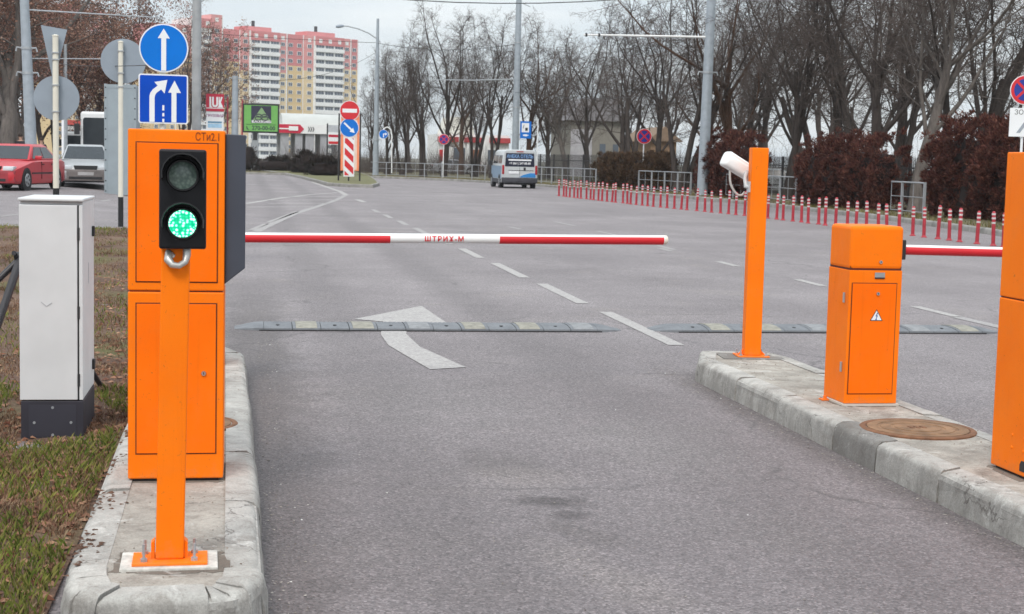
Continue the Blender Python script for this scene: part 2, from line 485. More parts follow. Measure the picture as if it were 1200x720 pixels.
# ---- right-hand road edge: kerb line and planted strip behind it
KERB = [(15.6,14),(16.5,22),(17.5,30),(18.3,35),(19.1,41),(19.7,48),(20.1,57),(20.15,65),(19.8,75),(19.0,84),(17.9,93),(16.5,102),(14.4,109),(11.5,114),(7.5,118),(0,123),(-12,128),(-40,134)]
def catmull(pts, n=6):
    out = []
    P = [Vector((*p, 0)) for p in pts]
    for i in range(len(P)-1):
        a, b, c, d = P[max(i-1,0)], P[i], P[i+1], P[min(i+2, len(P)-1)]
        for k in range(n):
            t = k/n
            out.append(.5*((2*b) + (c-a)*t + (2*a-5*b+4*c-d)*t*t + (3*b-a-3*c+d)*t**3))
    out.append(P[-1]); return out
def resample(pts, step):
    out = [pts[0].copy()]; left = step
    for a, b in zip(pts, pts[1:]):
        L = (b-a).length; d = 0.0
        while L - d >= left:
            d += left; out.append(a.lerp(b, d/L)); left = step
        left -= L - d
    return out
KL = resample(catmull(KERB), 1.0)
def kerb_nearest(u, Yguess=None):
    """kerb point seen in direction u"""
    d = ray(u, 190); best = min(KL, key=lambda p: abs(p.x*d.y - p.y*d.x) + (0 if p.y > 0 else 1e9)); return best
def right_strip():
    mb = MB(); n = len(KL); vs = []; fs = []
    for p, q in zip(KL, KL[1:] + [KL[-1] + (KL[-1]-KL[-2])]):
        d = (q-p).normalized(); nr = Vector((d.y, -d.x, 0))
        for k, w in enumerate((.14, 1.2, 3, 6, 12, 60)):
            vs.append((*(p + nr*w).xy, .125 + .03*math.sin(p.y*.7 + w*3) * (1 if 0 < k < 5 else 0)))
    for i in range(n-1):
        for k in range(5): fs.append((i*6+k, i*6+k+1, (i+1)*6+k+1, (i+1)*6+k))
    mb.add(vs, fs)
    return struct(link('planted_strip', mb.mesh('planted_strip', mat('strip_soil', (.12, .105, .055), .95, var=.4, scale=.8, bump=.6, bscale=12, fine=.5), smooth_angle=60)))
strip = right_strip()

def kerb_prof(h, r=.05):
    """(distance from the outer edge in metres, height); the last two sit on the inner edge"""
    P = [(0, -.06), (.006, h*.45), (.014, h-r)]
    P += [(.014 + r*(1-math.cos(R(a))), h - r + r*math.sin(R(a))) for a in (22, 45, 68, 90)]
    return P
def kerb_stone(name, p0, p1, q0, q1, h, m, parent, rnd, w=.15):
    """outer edge p0-p1, inner edge q0-q1"""
    p0, p1, q0, q1 = (Vector((p[0], p[1], 0)) for p in (p0, p1, q0, q1))
    L = (p1-p0).length; e = min(.008, L*.05)/L
    a0, a1 = p0.lerp(p1, e), p0.lerp(p1, 1-e); b0, b1 = q0.lerp(q1, e), q0.lerp(q1, 1-e)
    dz = [rnd.uniform(-.007, .007) for _ in range(2)]; dx = rnd.uniform(-.006, .006)
    k = max(2, int(L/.12)) if L < 1.5 else 4; rings = []
    for i in range(k+1):
        t = i/k; a = a0.lerp(a1, t); b = b0.lerp(b1, t); ww = (b-a).length; ring = []
        chip = .006*rnd.random() if i in (0, k) else .0
        for d, z in kerb_prof(h, .05):
            jit = rnd.uniform(-.0045, .0045) if z > 0 else 0
            dd = (d + dx + jit + chip)/ww if z > 0 else d/ww
            p = a + (b-a)*min(.95, max(0, dd)); ring.append((p.x, p.y, z + ((dz[0]*(1-t)+dz[1]*t) + jit - chip*.5 if z > 0 else 0)))
        for z in (h, -.06):
            ring.append((b.x, b.y, z + (dz[0]*(1-t)+dz[1]*t if z > 0 else 0)))
        rings.append(ring)
    return part(name, MB().loft(rings), m, parent, sm=50)
_rk = random.Random(3)
for i in range(len(KL)-1):
    a, b = KL[i], KL[i+1]
    if a.y > 124 or a.y < 22: continue
    def nrm(i):
        d = (KL[min(i+1, len(KL)-1)] - KL[max(i-1, 0)]).normalized(); return Vector((d.y, -d.x, 0))
    kerb_stone('kerb_stone', a, b, a + nrm(i)*.15, b + nrm(i+1)*.15, .15, M_FARK, strip, _rk)

def inset(poly, w):
    """poly counter-clockwise; mitred inner outline"""
    n = len(poly); out = []
    for i in range(n):
        a, b, c = (Vector(poly[(i+k) % n]) for k in (-1, 0, 1))
        d1, d2 = (b-a).normalized(), (c-b).normalized()
        n1, n2 = Vector((-d1.y, d1.x)), Vector((-d2.y, d2.x))
        m = (n1+n2).normalized(); out.append(b + m * (w / max(.35, m.dot(n1))))
    return out
def island(name, poly, h, m_k, m_s, step, joints=None, wk=.15, special=None):
    inn = inset(poly, wk); n = len(poly); rnd = random.Random(len(poly)*7)
    slab = MB().prism([tuple(p) for p in inn], -.05, h-.007, 'xy')
    bm = slab.mesh(name, m_s)
    o = struct(link(name, bm))
    mort = MB().prism([tuple(p) for p in inset(poly, .016)], -.06, h-.016, 'xy')
    part('mortar_bed', mort, M_CONC, o, bevel=.03)
    for i in range(n):
        a, b = Vector(poly[i]), Vector(poly[(i+1) % n]); qa, qb = inn[i], inn[(i+1) % n]
        L = (b-a).length
        ts = None
        if joints and i in joints: ts = [0] + joints[i] + [1]
        else:
            k = max(1, round(L/step)); ts = [j/k for j in range(k+1)]
        for j, (t0, t1) in enumerate(zip(ts, ts[1:])):
            mm = M_CONCD if special and (i, j) in special else m_k
            kerb_stone('kerb_stone', a.lerp(b, t0), a.lerp(b, t1), qa.lerp(qb, t0), qa.lerp(qb, t1), h, mm, o, rnd)
    return o
# right island: the long lane side runs at X 3.25; joints where the stones meet
RY = [9.85, 9.04, 8.08, 7.49, 6.75, 5.80, 4.85, 3.9]
r0, r1 = 3.0, 10.78
poly_r = [(3.25, r0), (4.05, r0), (4.06, 10.95), (3.95, 11.27), (3.42, 11.30), (3.25, r1)]
isl_r = island('traffic_island', poly_r, .16, M_CONC, M_SLAB, .9,
               {5: [(r1-y)/(r1-r0) for y in RY]}, special={(5, 3)})
poly_l = [(-.47, 4.915), (-.10, 4.90), (-.02, 4.93), (.04, 4.995), (.075, 5.10), (.085, 5.25), (.05, 8.4), (.01, 11.15), (-.13, 11.52), (-.62, 11.52), (-.64, 7.8), (-.615, 5.32), (-.60, 5.16), (-.56, 5.02)]
isl_l = island('traffic_island', poly_l, .16, M_CONC, M_SLAB, 1.0)
# far island with the detour sign, kerbed and grassed
FI = [GG(445, 218), GG(442.5, 214.5), at(436, 204, 112), at(420, 195, 150), at(330, 190, 215), at(284, 189, 225), at(283, 198, 168)] 
FI = [(p.x, p.y) for p in FI] + [(p.x, p.y) for p in (GG(312, 202.3), GG(333, 205.2), GG(352, 209.2), GG(368, 213.5), GG(383, 218), GG(410, 219.6), GG(437, 220.4))]
# order counter-clockwise
def area(P): return sum(P[i][0]*P[(i+1) % len(P)][1] - P[(i+1) % len(P)][0]*P[i][1] for i in range(len(P)))
if area(FI) < 0: FI.reverse()
M_DRYG = mat('dry_lawn', (.135, .13, .055), .95, var=.35, scale=.7, bump=.5, bscale=9, fine=.4)
isl_f = island('grass_island', FI, .17, M_FARK, M_DRYG, 2.0)

# ---- verge on the left
def verge_xr(y):
    if y < 11.55: return -.655
    if y < 12.4: return -.655 + .3*(y-11.55)/.85
    return -.355 - .9*smooth((y-12.4)/18)
def verge_z(x, y):
    e = min(1, (verge_xr(y)-x)/.5) * min(1, max(0, (32.2-y))/1.2)
    b = .02*math.sin(x*3.1+y*1.7) + .02*math.sin(x*1.3-y*2.3) + .012*math.sin(x*7+y*6)
    return zg(x, y) + .015 + e*(.018 + b*.8)
def verge():
    vs = []; fs = []; ys = [3.0 + .2*i for i in range(45)] + frange(12.2, 32.2, 40)
    N = 46
    for y in ys:
        xr = verge_xr(y) - (.12*math.sin(y*5)+.1*math.sin(y*2.3))*(1 if y > 12.4 else 0)*.3
        for i in range(N):
            x = xr - 46*(i/(N-1))**2.4
            vs.append((x, y + (0 if y < 32.1 else .25*math.sin(x*3)+.2*math.sin(x*1.1)), verge_z(x, y)))
    for j in range(len(ys)-1):
        for i in range(N-1): fs.append((j*N+i, (j+1)*N+i, (j+1)*N+i+1, j*N+i+1))
    mb = MB().add(vs, fs)
    return struct(link('verge', mb.mesh('verge', M_SOIL, smooth_angle=180, fix=False)))
verge_o = verge()

# ---- painted markings: thin sheets on the road
def marking(pts, m=M_LINE, z=.004):
    vs = [(p[0], p[1], zg(p[0], p[1]) + z) for p in pts]
    mb = MB().add(vs, [tuple(range(len(vs)))])
    me = mb.mesh('road_marking', m, fix=False)
    if me.polygons[0].normal.z < 0: me.flip_normals()
    return link('road_marking', me, road)
def stripe(a, b, w, m=M_LINE, z=.004):
    a, b = Vector((a[0], a[1])), Vector((b[0], b[1])); d = (b-a).normalized(); n = Vector((-d.y, d.x))*w/2
    k = max(1, int((b-a).length/4))
    for i in range(k):
        p, q = a.lerp(b, i/k), a.lerp(b, (i+1)/k)
        marking([p-n, q-n, q+n, p+n], m, z)
for i, (y0, y1) in enumerate([(12.92,15.8),(16.75,19.4),(20.4,23.2),(24.4,26.9),(28.2,30.8),(32.0,34.6),(36.0,38.4),(40,42.4),(44,46.4)]):
    stripe((3.72, y0), (3.76, y1), .145, M_LINE if i < 4 else M_LINEF)
for y0, y1 in [(15.55,16.7),(19.5,20.6),(23.2,24.3),(27,28),(31,32)]: stripe((7.62, y0), (7.66, y1), .13, M_LINE if y0 < 24 else M_LINEF)
stripe((7.60, 13.2), (7.60, 15.5), .15, M_LINEF)
for a, b in [((650,260),(674,265)), ((596,266),(611,269)), ((700,271),(722,276)), ((770,288),(790,293)), ((520,262),(540,262.5))]:
    stripe(G(*a), G(*b), .12, M_LINEF)
# turn arrow: head and curved tail
marking([G(415,374.5), G(494,359), G(525,380), G(476,378.5), G(477,384), G(449,384), G(449,377.5)])
marking([G(447,384), G(477,384), G(476,392), G(492,407), G(546,431), G(504,433.5), G(475,417), G(455,405), G(446.5,393)], M_LINE, .0042)
# merge hatching in front of the far island
def poly_px(pts, w, m=M_LINEF):
    q = [GG(*p) for p in pts]
    for a, b in zip(q, q[1:]): stripe(a, b, w, m)
poly_px([(366,213.6),(383,219.5),(398,224.5),(405.5,228.8)], .22, M_LINE)
poly_px([(405.5,228.8),(392,235.6),(368,243.6),(345,251),(318,263),(300,272)], .20, M_LINEF)
poly_px([(288,239),(330,232.2),(365,228.2),(396,226)], .22, M_LINE)
for a, b in [((337,231),(399,230.6)), ((313,235),(392,234.6)), ((315,239),(385,238.4)), ((289,242.8),(368,242.6))]:
    poly_px([a, b], .26, M_LINE)
poly_px([(314,261),(348,248.4)], .13); poly_px([(294,270),(312,262.6)], .13)
poly_px([(418,234),(427,237.2)], .2, M_LINE); poly_px([(409,221.6),(437,222)], .25, M_LINE); poly_px([(455,219),(470,220.5)], .2)
poly_px([(20,243),(60,240),(118,238)], .12); poly_px([(118,236),(150,232)], .12); poly_px([(0,254),(40,249)], .1)
# ================================================================== PARKING EQUIPMENT
H0 = .155      # top of the concrete islands
def text_mesh(s, size, bold=0.0, spacing=1.0, align='CENTER', ext=.0008):
    cu = bpy.data.curves.new('lettering', 'FONT'); cu.body = s; cu.size = size; cu.align_x = align; cu.align_y = 'CENTER'
    cu.extrude = ext; cu.offset = bold; cu.space_character = spacing; cu.resolution_u = 3
    o = bpy.data.objects.new('lettering', cu); COL.objects.link(o)
    dg = bpy.context.evaluated_depsgraph_get()
    me = bpy.data.meshes.new_from_object(o.evaluated_get(dg))
    bpy.data.objects.remove(o); bpy.data.curves.remove(cu)
    return me
def lettering(s, size, parent, loc, m, bold=0.0, spacing=1.0, rz=0, sx=1.0, align='CENTER', name='lettering'):
    """upright lettering that faces -Y"""
    me = text_mesh(s, size, bold, spacing, align)
    me.transform(Matrix.Rotation(math.pi/2, 4, 'X')); me.transform(Matrix.Diagonal((sx, 1, 1, 1)))
    me.materials.clear(); me.materials.append(m)
    return link(name, me, parent, loc, (0, 0, rz))
def bolt(parent, x, y, z0, h=.03, name='anchor_bolt'):
    mb = MB().cyl((x,y,z0), (x,y,z0+h), .0055, n=8).cyl((x,y,z0), (x,y,z0+.011), .013, n=6)
    part(name, mb, M_STEEL, parent)
def door(parent, name, x0, x1, z0, z1, y, m=M_ORL, g=.005):
    """inset flush door with a dark gap round it, facing -Y"""
    gap = MB().box(x0-g, x1+g, y-.0016, y+.004, z0-g, z1+g)
    part('door_gap', gap, M_GAP, parent)
    d = part(name, MB().box(x0, x1, y-.0055, y-.0018, z0, z1), m, parent, bevel=.0015)
    return d
def lock(parent, x, z, y, r=.012):
    mb = MB().cyl((x, y, z), (x, y-.008, z), r, r*.85, n=14); part('lock', mb, M_CHROME, parent, sm=40)
    part('keyhole', MB().box(x-.0016, x+.0016, y-.0095, y-.008, z-.005, z+.005), M_BLACK, parent)

def ticket_machine(label, x0, y0, lettered, base_holes):
    W, D, Ht = .405, .40, 1.52
    t = thing('parking_terminal', label, 'parking terminal', (x0 + W/2, y0, H0), 0, 'orange parking terminals')
    w = W/2
    part('lower_body', MB().box(-w, w, 0, D, .012, .826), M_OR, t, bevel=.006)
    part('upper_body', MB().box(-w, w, 0, D, .832, Ht), M_OR, t, bevel=.006)
    part('seam_gap', MB().box(-w+.006, w-.006, .006, D-.006, .82, .84), M_GAP, t)
    part('plinth', MB().box(-w+.02, w-.02, .02, D-.02, 0, .02), M_DARK, t)
    d1 = door(t, 'upper_door', -w+.037, w-.032, .872, 1.462, 0)
    d2 = door(t, 'lower_door', -w+.037, w-.034, .125, .775, 0)
    lock(t, w-.085, .475, -.0055)
    # card reader housing on the lane side
    prof = [(w+.001, .86), (w+.088, .93), (w+.088, 1.505), (w+.001, 1.508)]
    part('reader_housing', MB().prism(prof, .03, .33, 'xz'), M_DGREY, t, bevel=.004, label='dark blue grey card reader housing')
    if lettered:
        lettering('СТи2.1', .047, t, (w-.072, -.0012, 1.491), mat('stencil_ink', (.22, .035, .004), .8), sx=.72)
    if base_holes:
        part('cable_hole', MB().prism([(.055, .035), (.115, .035), (.115, .065), (.10, .085), (.07, .085), (.055, .065)], -w-.002, -w+.002, 'yz'), M_DARK, t)
        for yy, zz in ((.09, .13), (.20, .13), (.09, .19), (.20, .19)):
            part('rivet', MB().cyl((-w, yy, zz), (-w-.004, yy, zz), .008, .005, n=10), M_OR, t)
    return t
ticket_machine('tall orange parking terminal behind the traffic light on the left island', -.497, 6.725, True, False)
ticket_machine('tall orange parking terminal cut off by the right edge of the picture', 3.575, 6.46, False, True)

# ---- signal on a post
sg = thing('traffic_light', 'small two-lens traffic light showing green on an orange post', 'traffic light', (-.255, 5.36, H0), R(1.5))
part('grout_pad', MB().box(-.165, .165, -.10, .13, -.012, .010), mat('pale_grout', (.55, .53, .49), .9, var=.28, scale=16, bump=.4, bscale=50, fine=.4), sg, bevel=.004)
part('base_plate', MB().box(-.125, .13, -.075, .085, .010, .020), M_OR, sg, bevel=.002)
part('post', MB().loft([[(-.047, -.025, .02), (.049, -.025, .02), (.049, .055, .02), (-.047, .055, .02)], [(-.029, -.025, 1.12), (.067, -.025, 1.12), (.067, .055, 1.12), (-.029, .055, 1.12)]]), M_OR, sg, bevel=.006)
for sx in (-1, 1):
    part('gusset', MB().prism([(sx*.050, .02), (sx*.062, .02), (sx*.062, .075), (sx*.050, .085)], -.01, .04, 'xz'), M_OR, sg)
    for y in (-.045, .06): bolt(sg, sx*.085, y, .02, .06 if y < 0 else .05)
ZB = 1.10; HX = .042
hs = part('signal_housing', MB().box(-.078, .078, -.075, .025, ZB, ZB+.335), mat('signal_black', (.007, .007, .009), .5, var=.3, scale=20, spec=.25), sg, bevel=.008)
def visor(z):
    n = 10; r = .066; rings = []
    for yy, rr, lift in ((-.075, r, 0), (-.115, r*1.02, .002), (-.172, r*1.0, .006)):
        ring = []
        for rad in (rr+.004, rr):
            ks = range(n+1) if rad > rr else reversed(range(n+1))
            for k in ks:
                a = R(-12) + R(204)*k/n
                ring.append((rad*math.cos(a), yy, z + rad*math.sin(a)*1.0 + lift))
        rings.append(ring)
    return MB().loft(rings)
hs.location = (HX, 0, 0)
for i, z in enumerate((ZB+.248, ZB+.086)):
    part('visor', visor(z), M_BLACK, hs, sm=50)
    part('lens_ring', MB().tube([(0, -.075, z), (0, -.082, z)], [.056, .052], 28), M_BLACK, hs)
    if i == 0:
        t = NT('unlit_lens').set(.25, 0, .6); v = t.obj()
        vo = t.new('ShaderNodeTexVoronoi'); vo.inputs['Scale'].default_value = 95; t.l.new(v, vo.inputs['Vector'])
        t.col(t.ramp(vo.outputs['Distance'], [(.0, (.24, .32, .27)), (.7, (.10, .15, .13))])); lm = t.m
    else:
        t = NT('lit_green_lens').set(.3); v = t.obj()
        vo = t.new('ShaderNodeTexVoronoi'); vo.inputs['Scale'].default_value = 88; vo.inputs['Randomness'].default_value = .55; t.l.new(v, vo.inputs['Vector'])
        ec = t.ramp(vo.outputs['Distance'], [(.0, (.75, 1.0, .9)), (.36, (.35, 1.0, .72)), (.48, (.0, .42, .20)), (.8, (.0, .26, .12))])
        t.col((.0, .1, .05)); t.l.new(ec, t.b.inputs['Emission Color']); t.b.inputs['Emission Strength'].default_value = 2.2; lm = t.m
    part('lens', MB().lathe([(.046, 0), (.046, .002), (.036, .006), (.02, .009), (.003, .010)], n=28), lm, hs, sm=60, loc=(0, -.0825, z), rot=(R(90), 0, 0),
         label='unlit grey upper lens' if i == 0 else 'glowing green lower lens')
cond = [(.026, -.03, ZB+.005), (.026, -.035, ZB-.022), (.020, -.045, ZB-.045), (.0, -.055, ZB-.058), (-.022, -.055, ZB-.055), (-.036, -.045, ZB-.038), (-.034, -.03, ZB-.018), (-.022, -.024, ZB-.03)]
part('cable_conduit', MB().tube([(x+.03, y, z) for x, y, z in cond], [.014, .014, .011, .011, .012, .015, .015, .013], 10), mat('bright_conduit', (.55, .54, .52), .35, .5, .1), sg, sm=60)

# ---- barriers
def barrier(label, x0, y0, blabel_len, lettered):
    W = .335
    t = thing('boom_barrier', label, 'barrier', (x0 + W/2, y0, H0), 0, 'orange boom barriers')
    w = W/2; Hb = 1.085
    part('foundation_frame', MB().box(-w-.012, w+.012, -.01, W+.01, 0, .012), mat('barrier_foot', (.55, .50, .44), .8), t)
    part('lid', MB().box(-w, w, 0, W, Hb-.262, Hb), M_OR, t, bevel=.022, seg=3)
    part('cabinet', MB().box(-w+.001, w-.001, .001, W-.001, .014, Hb-.266), M_OR, t, bevel=.003)
    part('lid_gap', MB().box(-w+.006, w-.006, .006, W-.006, Hb-.30, Hb-.24), M_GAP, t)
    door(t, 'service_door', -w+.022, w-.035, .075, Hb-.345, .001)
    lock(t, .025, Hb-.215, 0, .012)
    lock(t, .015, Hb-.405, -.004, .012)
    part('rating_plate', MB().box(-.008, .055, -.003, .0005, Hb-.315, Hb-.278), M_STEEL, t)
    part('rating_plate_strip', MB().box(-.008, .055, -.0045, -.003, Hb-.315, Hb-.307), M_BLACK, t)
    # high-voltage triangle
    cx, cz, s = .012, Hb-.545, .040
    tri = lambda k: [(cx-s*k, cz-s*.58*k), (cx+s*k, cz-s*.58*k), (cx, cz+s*1.16*k)]
    wt = part('warning_sticker', MB().prism(tri(1.0), -.0062, -.0052, 'xz'), M_BLACK, t)
    part('sticker_face', MB().prism(tri(.83), -.0072, -.0063, 'xz'), M_SIGNW, wt)
    part('lightning_bolt', MB().prism([(cx+.004, cz+.026), (cx-.007, cz+.004), (cx+.001, cz+.004), (cx-.004, cz-.014), (cx-.008, cz-.010), (cx-.005, cz-.022), (cx+.004, cz-.014), (cx+.0, cz-.012), (cx+.008, cz+.009), (cx+.0, cz+.009), (cx+.010, cz+.024)], -.0080, -.0073, 'xz'), mat('sticker_blue', (.02, .10, .30), .5), wt)
    for z in (.20, .62): part('hinge', MB().cyl((-w-.004, .06, z), (-w-.004, .06, z+.06), .008, n=8), M_STEEL, t)
    # foot lugs
    for sx in (-1,):
        lug = MB().box(sx*(w+.035)-.025, sx*(w+.035)+.02, .20, .26, .0, .008).cyl((sx*(w+.03), .23, .008), (sx*(w+.03), .23, .028), .011, n=6)
        part('anchor_lug', lug, M_OR, t)
    return t, w, W, Hb
b1, w1, W1, H1 = barrier('orange boom barrier behind the left parking terminal, its striped boom closing the lane', -.49, 10.45, 0, True)
b2, w2, W2, H2 = barrier('orange boom barrier with warning triangle on the right island', 3.555, 8.68, 0, False)
def make_boom(bt, Yw, x_end, z_start, z_end, bands, x_txt=None, r=.0335):
    o = bt.location; y = Yw - o.y
    L = x_end - o.x; z0, z1 = z_start - o.z, z_end - o.z
    zz = lambda x: z0 + (z1 - z0)*(x - w1)/(L - w1)
    g = part('boom', MB().tube([(w1+.002, y, zz(w1)), (L*.5, y, zz(L*.5)), (L, y, zz(L))], [r, r*.99, r*.98], 20), M_WHITE, bt, sm=60)
    for wa, wb in bands:
        x0, x1 = wa - o.x, wb - o.x; rings = []
        for x in (x0, (x0+x1)/2, x1):
            ring = []
            for rad, kk in ((r+.0016, range(15)), (r-.004, range(14, -1, -1))):
                for k in kk:
                    a = R(57 + 246*k/14)
                    ring.append((x, y + rad*math.sin(a), zz(x) + rad*math.cos(a)))
            rings.append(ring)
        part('red_tape', MB().loft(rings), M_RED, g, sm=60)
    part('boom_end_cap', MB().tube([(L, y, zz(L)), (L+.016, y, zz(L)), (L+.026, y, zz(L))], [r, r, r*.75], 20), mat('boom_cap', (.70, .64, .55), .5), g, sm=50)
    part('boom_clamp', MB().box(w1, w1+.07, y-.052, y+.052, zz(w1)-.06, zz(w1)+.06), M_DARK, g, bevel=.005)
    if x_txt is not None:
        me = text_mesh('ШТРИХ-М', .050, .0012, 1.26)
        bm = bmesh.new(); bm.from_mesh(me)
        for k in range(-11, 12):
            bmesh.ops.bisect_plane(bm, geom=bm.verts[:] + bm.edges[:] + bm.faces[:], plane_co=(0, k*.0025, 0), plane_no=(0, 1, 0))
        bm.to_mesh(me); bm.free()
        rr = r + .0018
        ys = [v.co.y for v in me.vertices]; mid = (min(ys)+max(ys))/2
        for v in me.vertices:
            a = (v.co.y - mid)/rr + .02; x = v.co.x*.98 + (x_txt - o.x); q = rr + v.co.z
            v.co = (x, y - q*math.cos(a), zz(x) + q*math.sin(a))
        me.materials.clear(); me.materials.append(M_RED); link('lettering', me, g)
    return g
YB = 10.62
bx = lambda u, v=280: at(u, v, YB).x
make_boom(b1, YB, bx(778), at(287, 278.6, YB).z, at(780, 281.4, YB).z, [(b1.location.x + w1 + .08, bx(457)), (bx(585), bx(777))], bx(520))
YB2 = 8.85
make_boom(b2, YB2, 7.0, at(1057, 292.5, YB2).z, at(1167, 294.5, YB2).z - .03, [(b2.location.x + w1 + .03, 6.0)], None, .030)
part('boom_bracket', MB().box(-w1-.06, w1, .12, .22, .80, .90), M_DARK, b1, bevel=.004)

# ---- number-plate camera on its post
cp = thing('camera_post', 'slim orange post with a base plate on the far tip of the right island', 'post', (3.745, 10.98, H0), R(-6))
part('mortar_patch', MB().box(-.24, .22, -.17, .17, -.01, .004), M_CONCD, cp)
part('base_plate', MB().box(-.12, .12, -.10, .10, .004, .014), M_OR, cp, bevel=.002)
part('post', MB().box(-.062, .062, -.055, .055, .014, 1.56), M_OR, cp, bevel=.006)
for sx in (-1, 1):
    part('gusset', MB().prism([(sx*.062, .014), (sx*.105, .014), (sx*.062, .06)], -.004, .004, 'xz'), M_OR, cp)
    for y in (-.075, .075): bolt(cp, sx*.095, y, .014, .035)
cc = thing('security_camera', 'white bullet security camera with looping cable on the slim orange post', 'camera', (3.745, 10.98, H0), 0)
def along(p0, p1, n, rx, rz, prof):
    """rounded box section swept from p0 to p1"""
    p0, p1 = Vector(p0), Vector(p1); d = (p1-p0).normalized(); side = d.cross(Vector((0,0,1))).normalized(); up = side.cross(d)
    rings = []
    for t, k in prof:
        c = p0.lerp(p1, t); ring = []
        for i in range(n):
            a = 2*math.pi*i/n; e = .55
            ca, sa = math.cos(a), math.sin(a)
            ring.append(c + side*(rx*k*math.copysign(abs(ca)**e, ca)) + up*(rz*k*math.copysign(abs(sa)**e, sa)))
        rings.append(ring)
    return MB().loft(rings)
rear, front = Vector((-.232, .11, 1.472)), Vector((.035, .17, 1.335))
part('camera_body', along(rear, front, 20, .058, .050, [(0, .62), (.012, .86), (.05, 1.0), (.9, 1.0), (1.0, .96)]), mat('camera_white', (.80, .80, .79), .35, var=.03), cc, sm=45)
part('sun_shield', along(rear + Vector((.02, .02, .018)), front + Vector((.02, .02, .012)), 20, .062, .047, [(0, .9), (.02, 1.0), (1.0, 1.0)]), mat('camera_white', (.80, .80, .79)), cc, sm=45)
part('front_glass', MB().cyl(front + Vector((.0, .0, .0)), front + Vector((.018, .02, -.006)), .035, n=16), M_BLACK, cc)
part('bracket', MB().tube([(-.062, .0, 1.27), (-.085, .02, 1.27), (-.085, .05, 1.33), (-.07, .08, 1.36), (-.06, .10, 1.38)], [.018, .016, .014, .016, .02], 10).box(-.075, -.058, -.03, .03, 1.23, 1.31), mat('bracket_grey', (.5, .5, .5), .4), cc, sm=50)
cable = catmull([(-.185, 1.42), (-.187, 1.36), (-.175, 1.28), (-.13, 1.215), (-.09, 1.205), (-.066, 1.23)], 5)
part('cable', MB().tube([(p.x, .10 - .0*p.y, p.y) for p in cable], .0085, 8), mat('cable_grey', (.50, .49, .47), .6), cc, sm=60)

# ---- pale grey control cabinet on the verge
wc = thing('control_cabinet', 'pale grey metal control cabinet on a dark plinth standing in the grass', 'cabinet', (-1.035, 8.60, -.005), 0)
wc.scale = (.97, 1, .975)
Mwc = mat('pale_cabinet_paint', (.60, .61, .62), .5, var=.07, scale=3, bump=.05, bscale=40)
part('plinth', MB().box(-.172, .168, .0, .62, -.08, .222), mat('plinth_paint', (.022, .021, .032), .6, var=.25, scale=6), wc, bevel=.004)
part('body', MB().box(-.175, .166, .03, .625, .226, 1.338), Mwc, wc, bevel=.006)
part('front_panel', MB().box(-.176, .137, -.004, .029, .228, 1.318), Mwc, wc, bevel=.004)
part('panel_seam', MB().box(.1375, .146, .004, .0295, .23, 1.318), M_DARK, wc)
part('side_strip', MB().box(.1465, .166, -.002, .0295, .228, 1.318), Mwc, wc, bevel=.002)
part('roof_cap', MB().box(-.182, .172, -.008, .632, 1.3385, 1.356), Mwc, wc, bevel=.006)
for z in (.34, .72, 1.16): part('hinge', MB().box(.138, .150, -.006, .004, z-.035, z+.035), M_DARK, wc)
for z in (.36, 1.15): part('side_latch', MB().box(.1665, .182, .50, .54, z-.03, z+.03), M_DARK, wc, bevel=.003)
part('side_mark', MB().box(.1662, .1675, .30, .315, .86, .98), mat('faint_print', (.42, .43, .45), .6), wc)
part('scuff', MB().tube([(-.06, -.0045, .78), (-.03, -.0045, .755), (.0, -.0045, .775)], .0022, 4), mat('scuff_grey', (.33, .34, .36), .8), wc)
for x, z in ((-.10, .10), (.10, .10), (0, .185), (0, .03)): part('screw', MB().cyl((x, .0, z), (x, -.004, z), .008, n=8), M_STEEL, wc)
part('vent_plate', MB().box(-.13, .13, -.0015, .002, .02, .20), mat('plinth_plate', (.03, .03, .043), .5), wc, bevel=.0005)

# ---- black tripod at the left edge
tp = thing('tripod', 'black metal tripod cut off by the left edge beside the pale cabinet', 'tripod', at(24, 303, 9.45) - Vector((0, 0, .0)), 0)
Mtp = mat('tripod_black', (.022, .020, .024), .45, var=.2)
def tp_l(u, v, Y): return at(u, v, Y) - tp.location
def on_ground(p, q, z):
    t = (z - p.z)/(q.z - p.z); return p + (q-p)*t
hub = Vector((0, 0, 0)); gz = .05 - tp.location.z
for uv, yy, r in (((0, 326), 9.40, .017), ((0, 373), 9.15, .022), ((60, 360), 9.75, .019)):
    q = tp_l(*uv, yy); e = on_ground(hub, q, gz) if q.z < -.01 else q
    part('leg', MB().tube([hub, hub.lerp(e, .5), e], [r*1.15, r, r*.9], 10), Mtp, tp, sm=60)
part('clamp', MB().tube([(-.035, 0, .012), (.03, 0, .02)], [.026, .022], 10), Mtp, tp, sm=60)
part('knob', MB().cyl((-.03, -.02, .03), (-.03, -.05, .034), .014, n=10), Mtp, tp, sm=60)

